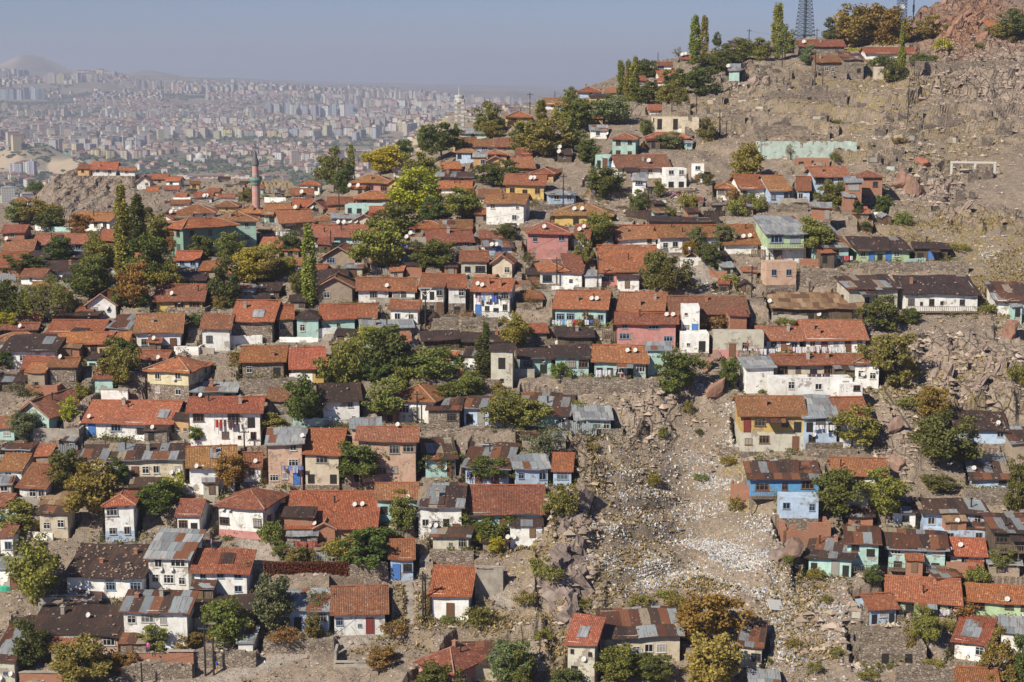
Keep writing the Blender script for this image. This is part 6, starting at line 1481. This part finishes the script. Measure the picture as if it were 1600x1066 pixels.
# ------------------------------------------------------------------ words: which one is which
LM = [('the pink minaret', 401, 290), ('the rock knoll', 150, 295), ('the dark green corner house', 320, 372), ('the tall poplar pair', 205, 385), ('the rubbish ravine', 1060, 790), ('the tilted brown boulder', 1118, 608), ('the white goal-like frame', 1520, 265), ('the lattice mast', 1257, 30), ('the skyline poplars', 1092, 65),
      ('the roofless turquoise ruin', 1265, 237), ('the red creeper wall', 480, 892), ('the long black-roofed white house', 1430, 455), ('the yellow-and-stone corner house', 260, 588), ('the pink hip-roofed house', 857, 372), ('the timber balconies', 725, 465), ('the porch-gabled cream house', 228, 720),
      ('the stone-speckled black roof', 160, 880), ('the long turquoise balcony house', 1400, 860), ('the orange autumn tree', 1110, 960), ('the bright blue house', 1225, 745), ('the peach balcony house', 605, 710), ('the turquoise veranda house', 970, 565), ('the ruined stone house', 1390, 1025), ('the drooping willow', 70, 460),
      ('the long pink house', 1010, 510), ('the tall zinc-roofed house', 262, 860), ('the dark red door', 585, 960), ('the hip-roofed turquoise house', 975, 228), ('the tall brick house', 1355, 295), ('the yellow poplar trio', 980, 130), ('the bare upper slope', 1420, 160), ('the boarded brown roof', 1275, 470), ('the concrete tower', 718, 190), ('the patchwork roof', 1005, 980), ('the bushy yellow-green tree', 643, 300), ('the layered conifer', 1558, 1010)]
def where(u, v, self_ok=True):
    best = sorted(LM, key=lambda q: math.hypot(q[1] - u, (q[2] - v) * 1.2)); q = best[0]
    if math.hypot(q[1] - u, q[2] - v) < 14: q = best[1]
    dx, dy = u - q[1], v - q[2]
    if abs(dx) > 2 * abs(dy): return ('right of ' if dx > 0 else 'left of ') + q[0]
    if abs(dy) > 2 * abs(dx): return ('below ' if dy > 0 else 'above ') + q[0]
    return ('below ' if dy > 0 else 'above ') + 'and ' + ('right of ' if dx > 0 else 'left of ') + q[0]
ORD = ['nearest', 'second nearest', 'third nearest', 'fourth nearest', 'fifth nearest', 'sixth nearest', 'seventh nearest', 'eighth nearest', 'ninth nearest', 'tenth nearest', 'eleventh nearest', 'twelfth nearest']
def assign(items, fmt, cat, group):
    D = {}
    for it in items: D.setdefault(fmt(it), []).append(it)
    for lab, L in D.items():
        tgt = [q for q in LM if lab.endswith(q[0])]; q = tgt[0] if tgt else ('', 0, 0)
        L.sort(key=lambda i: math.hypot(i['u'] - q[1], i['v'] - q[2]))
        for k, it in enumerate(L): tag(it['root'], lab if len(L) == 1 else (ORD[min(k, 11)] + ' ' + lab), cat(it), group(it))
def hfmt(h):
    w = WN[h['wc']]
    if h['lab']:
        l = h['lab']
        if l.startswith(('with', 'at')): l = w + ' house ' + l
        else:
            ps = sorted((l.index(p), p) for p in (' with ', ', under ', ' under ', ' over ', ' at ', ' on ', ' beside ', ' by ') if p in l)
            l = l.replace(ps[0][1], ' house' + ps[0][1], 1) if ps and 'house' not in l.split(ps[0][1])[0] else l + ' house'
        return l if len(l.split()) > 3 else l + ' on the slope'
    nn = 'shed' if h['shed'] else 'house'
    if h['wc'] in 'MD': w = w.split()[-1]
    sz = 'tiny' if h['W'] < 3.6 else 'small' if h['W'] < 6 else 'long' if h['W'] > 11.5 else ''
    if h['typ'] == 'n': r = 'roofless'
    elif h['typ'] == 'b': r = 'flat-topped'
    else: r = RN[h['rm']].replace(' sheet', '') + '-roofed'
    return ' '.join(x for x in (sz if not h['shed'] else '', w, r, nn, where(h['u'], h['v'])) if x).replace('and ', '& ' if False else 'and ')
assign(HOUSES, hfmt, lambda h: 'shed' if h['shed'] else 'ruin' if h['typ'] == 'n' else 'house', lambda h: 'sheds between the houses' if h['shed'] else 'houses crowded on the hillside')
assign(TREES, lambda t: '%s %s %s' % (TNM[t['col']], KN[t['kind']][1], where(t['u'], t['v'])), lambda t: KN[t['kind']][2], lambda t: 'trees and shrubs among the houses')
assign([p for p in PILES if 'plank' in p['root'].name], lambda t: 'untidy heap of old planks ' + where(t['u'], t['v']), lambda t: 'plank heap', lambda t: 'heaps of old timber')
assign([p for p in PILES if 'fence' in p['root'].name], lambda t: 'short makeshift fence ' + where(t['u'], t['v']), lambda t: 'fence', lambda t: 'makeshift fences between the yards')
for t in SLABS: l_ = ('tilted grey rock slab of the outcrop ', 'tilted red-brown rock slab of the outcrop ', 'jagged dark block of the crag ')[t['red']] + where(t['u'], t['v']); tag(t['root'], l_, 'rock', l_)
assign(YW, lambda t: 'low ' + dict(W='whitewashed', A='turquoise', C='bare concrete', S='rubble stone', K='red brick')[t['mk']] + ' yard wall ' + where(t['u'], t['v']), lambda t: 'wall', lambda t: 'low yard walls before the houses')
assign(RW, lambda t: 'ruined stump of stone wall ' + where(t['u'], t['v']), lambda t: 'wall', lambda t: 'ruined walls on the bare slope')
assign([dict(root=p[0], u=p[1], v=p[2]) for p in PO], lambda t: 'thin dark utility pole ' + where(t['u'], t['v']), lambda t: 'pole', lambda t: 'utility poles on the hillside')
assign([dict(root=o, u=o['_ab'], v=o['_v']) for o in S.objects if o.name.startswith('cable')], lambda t: 'thin overhead cable between two poles ' + where(t['u'], t['v']), lambda t: 'cable', lambda t: 'overhead cables')
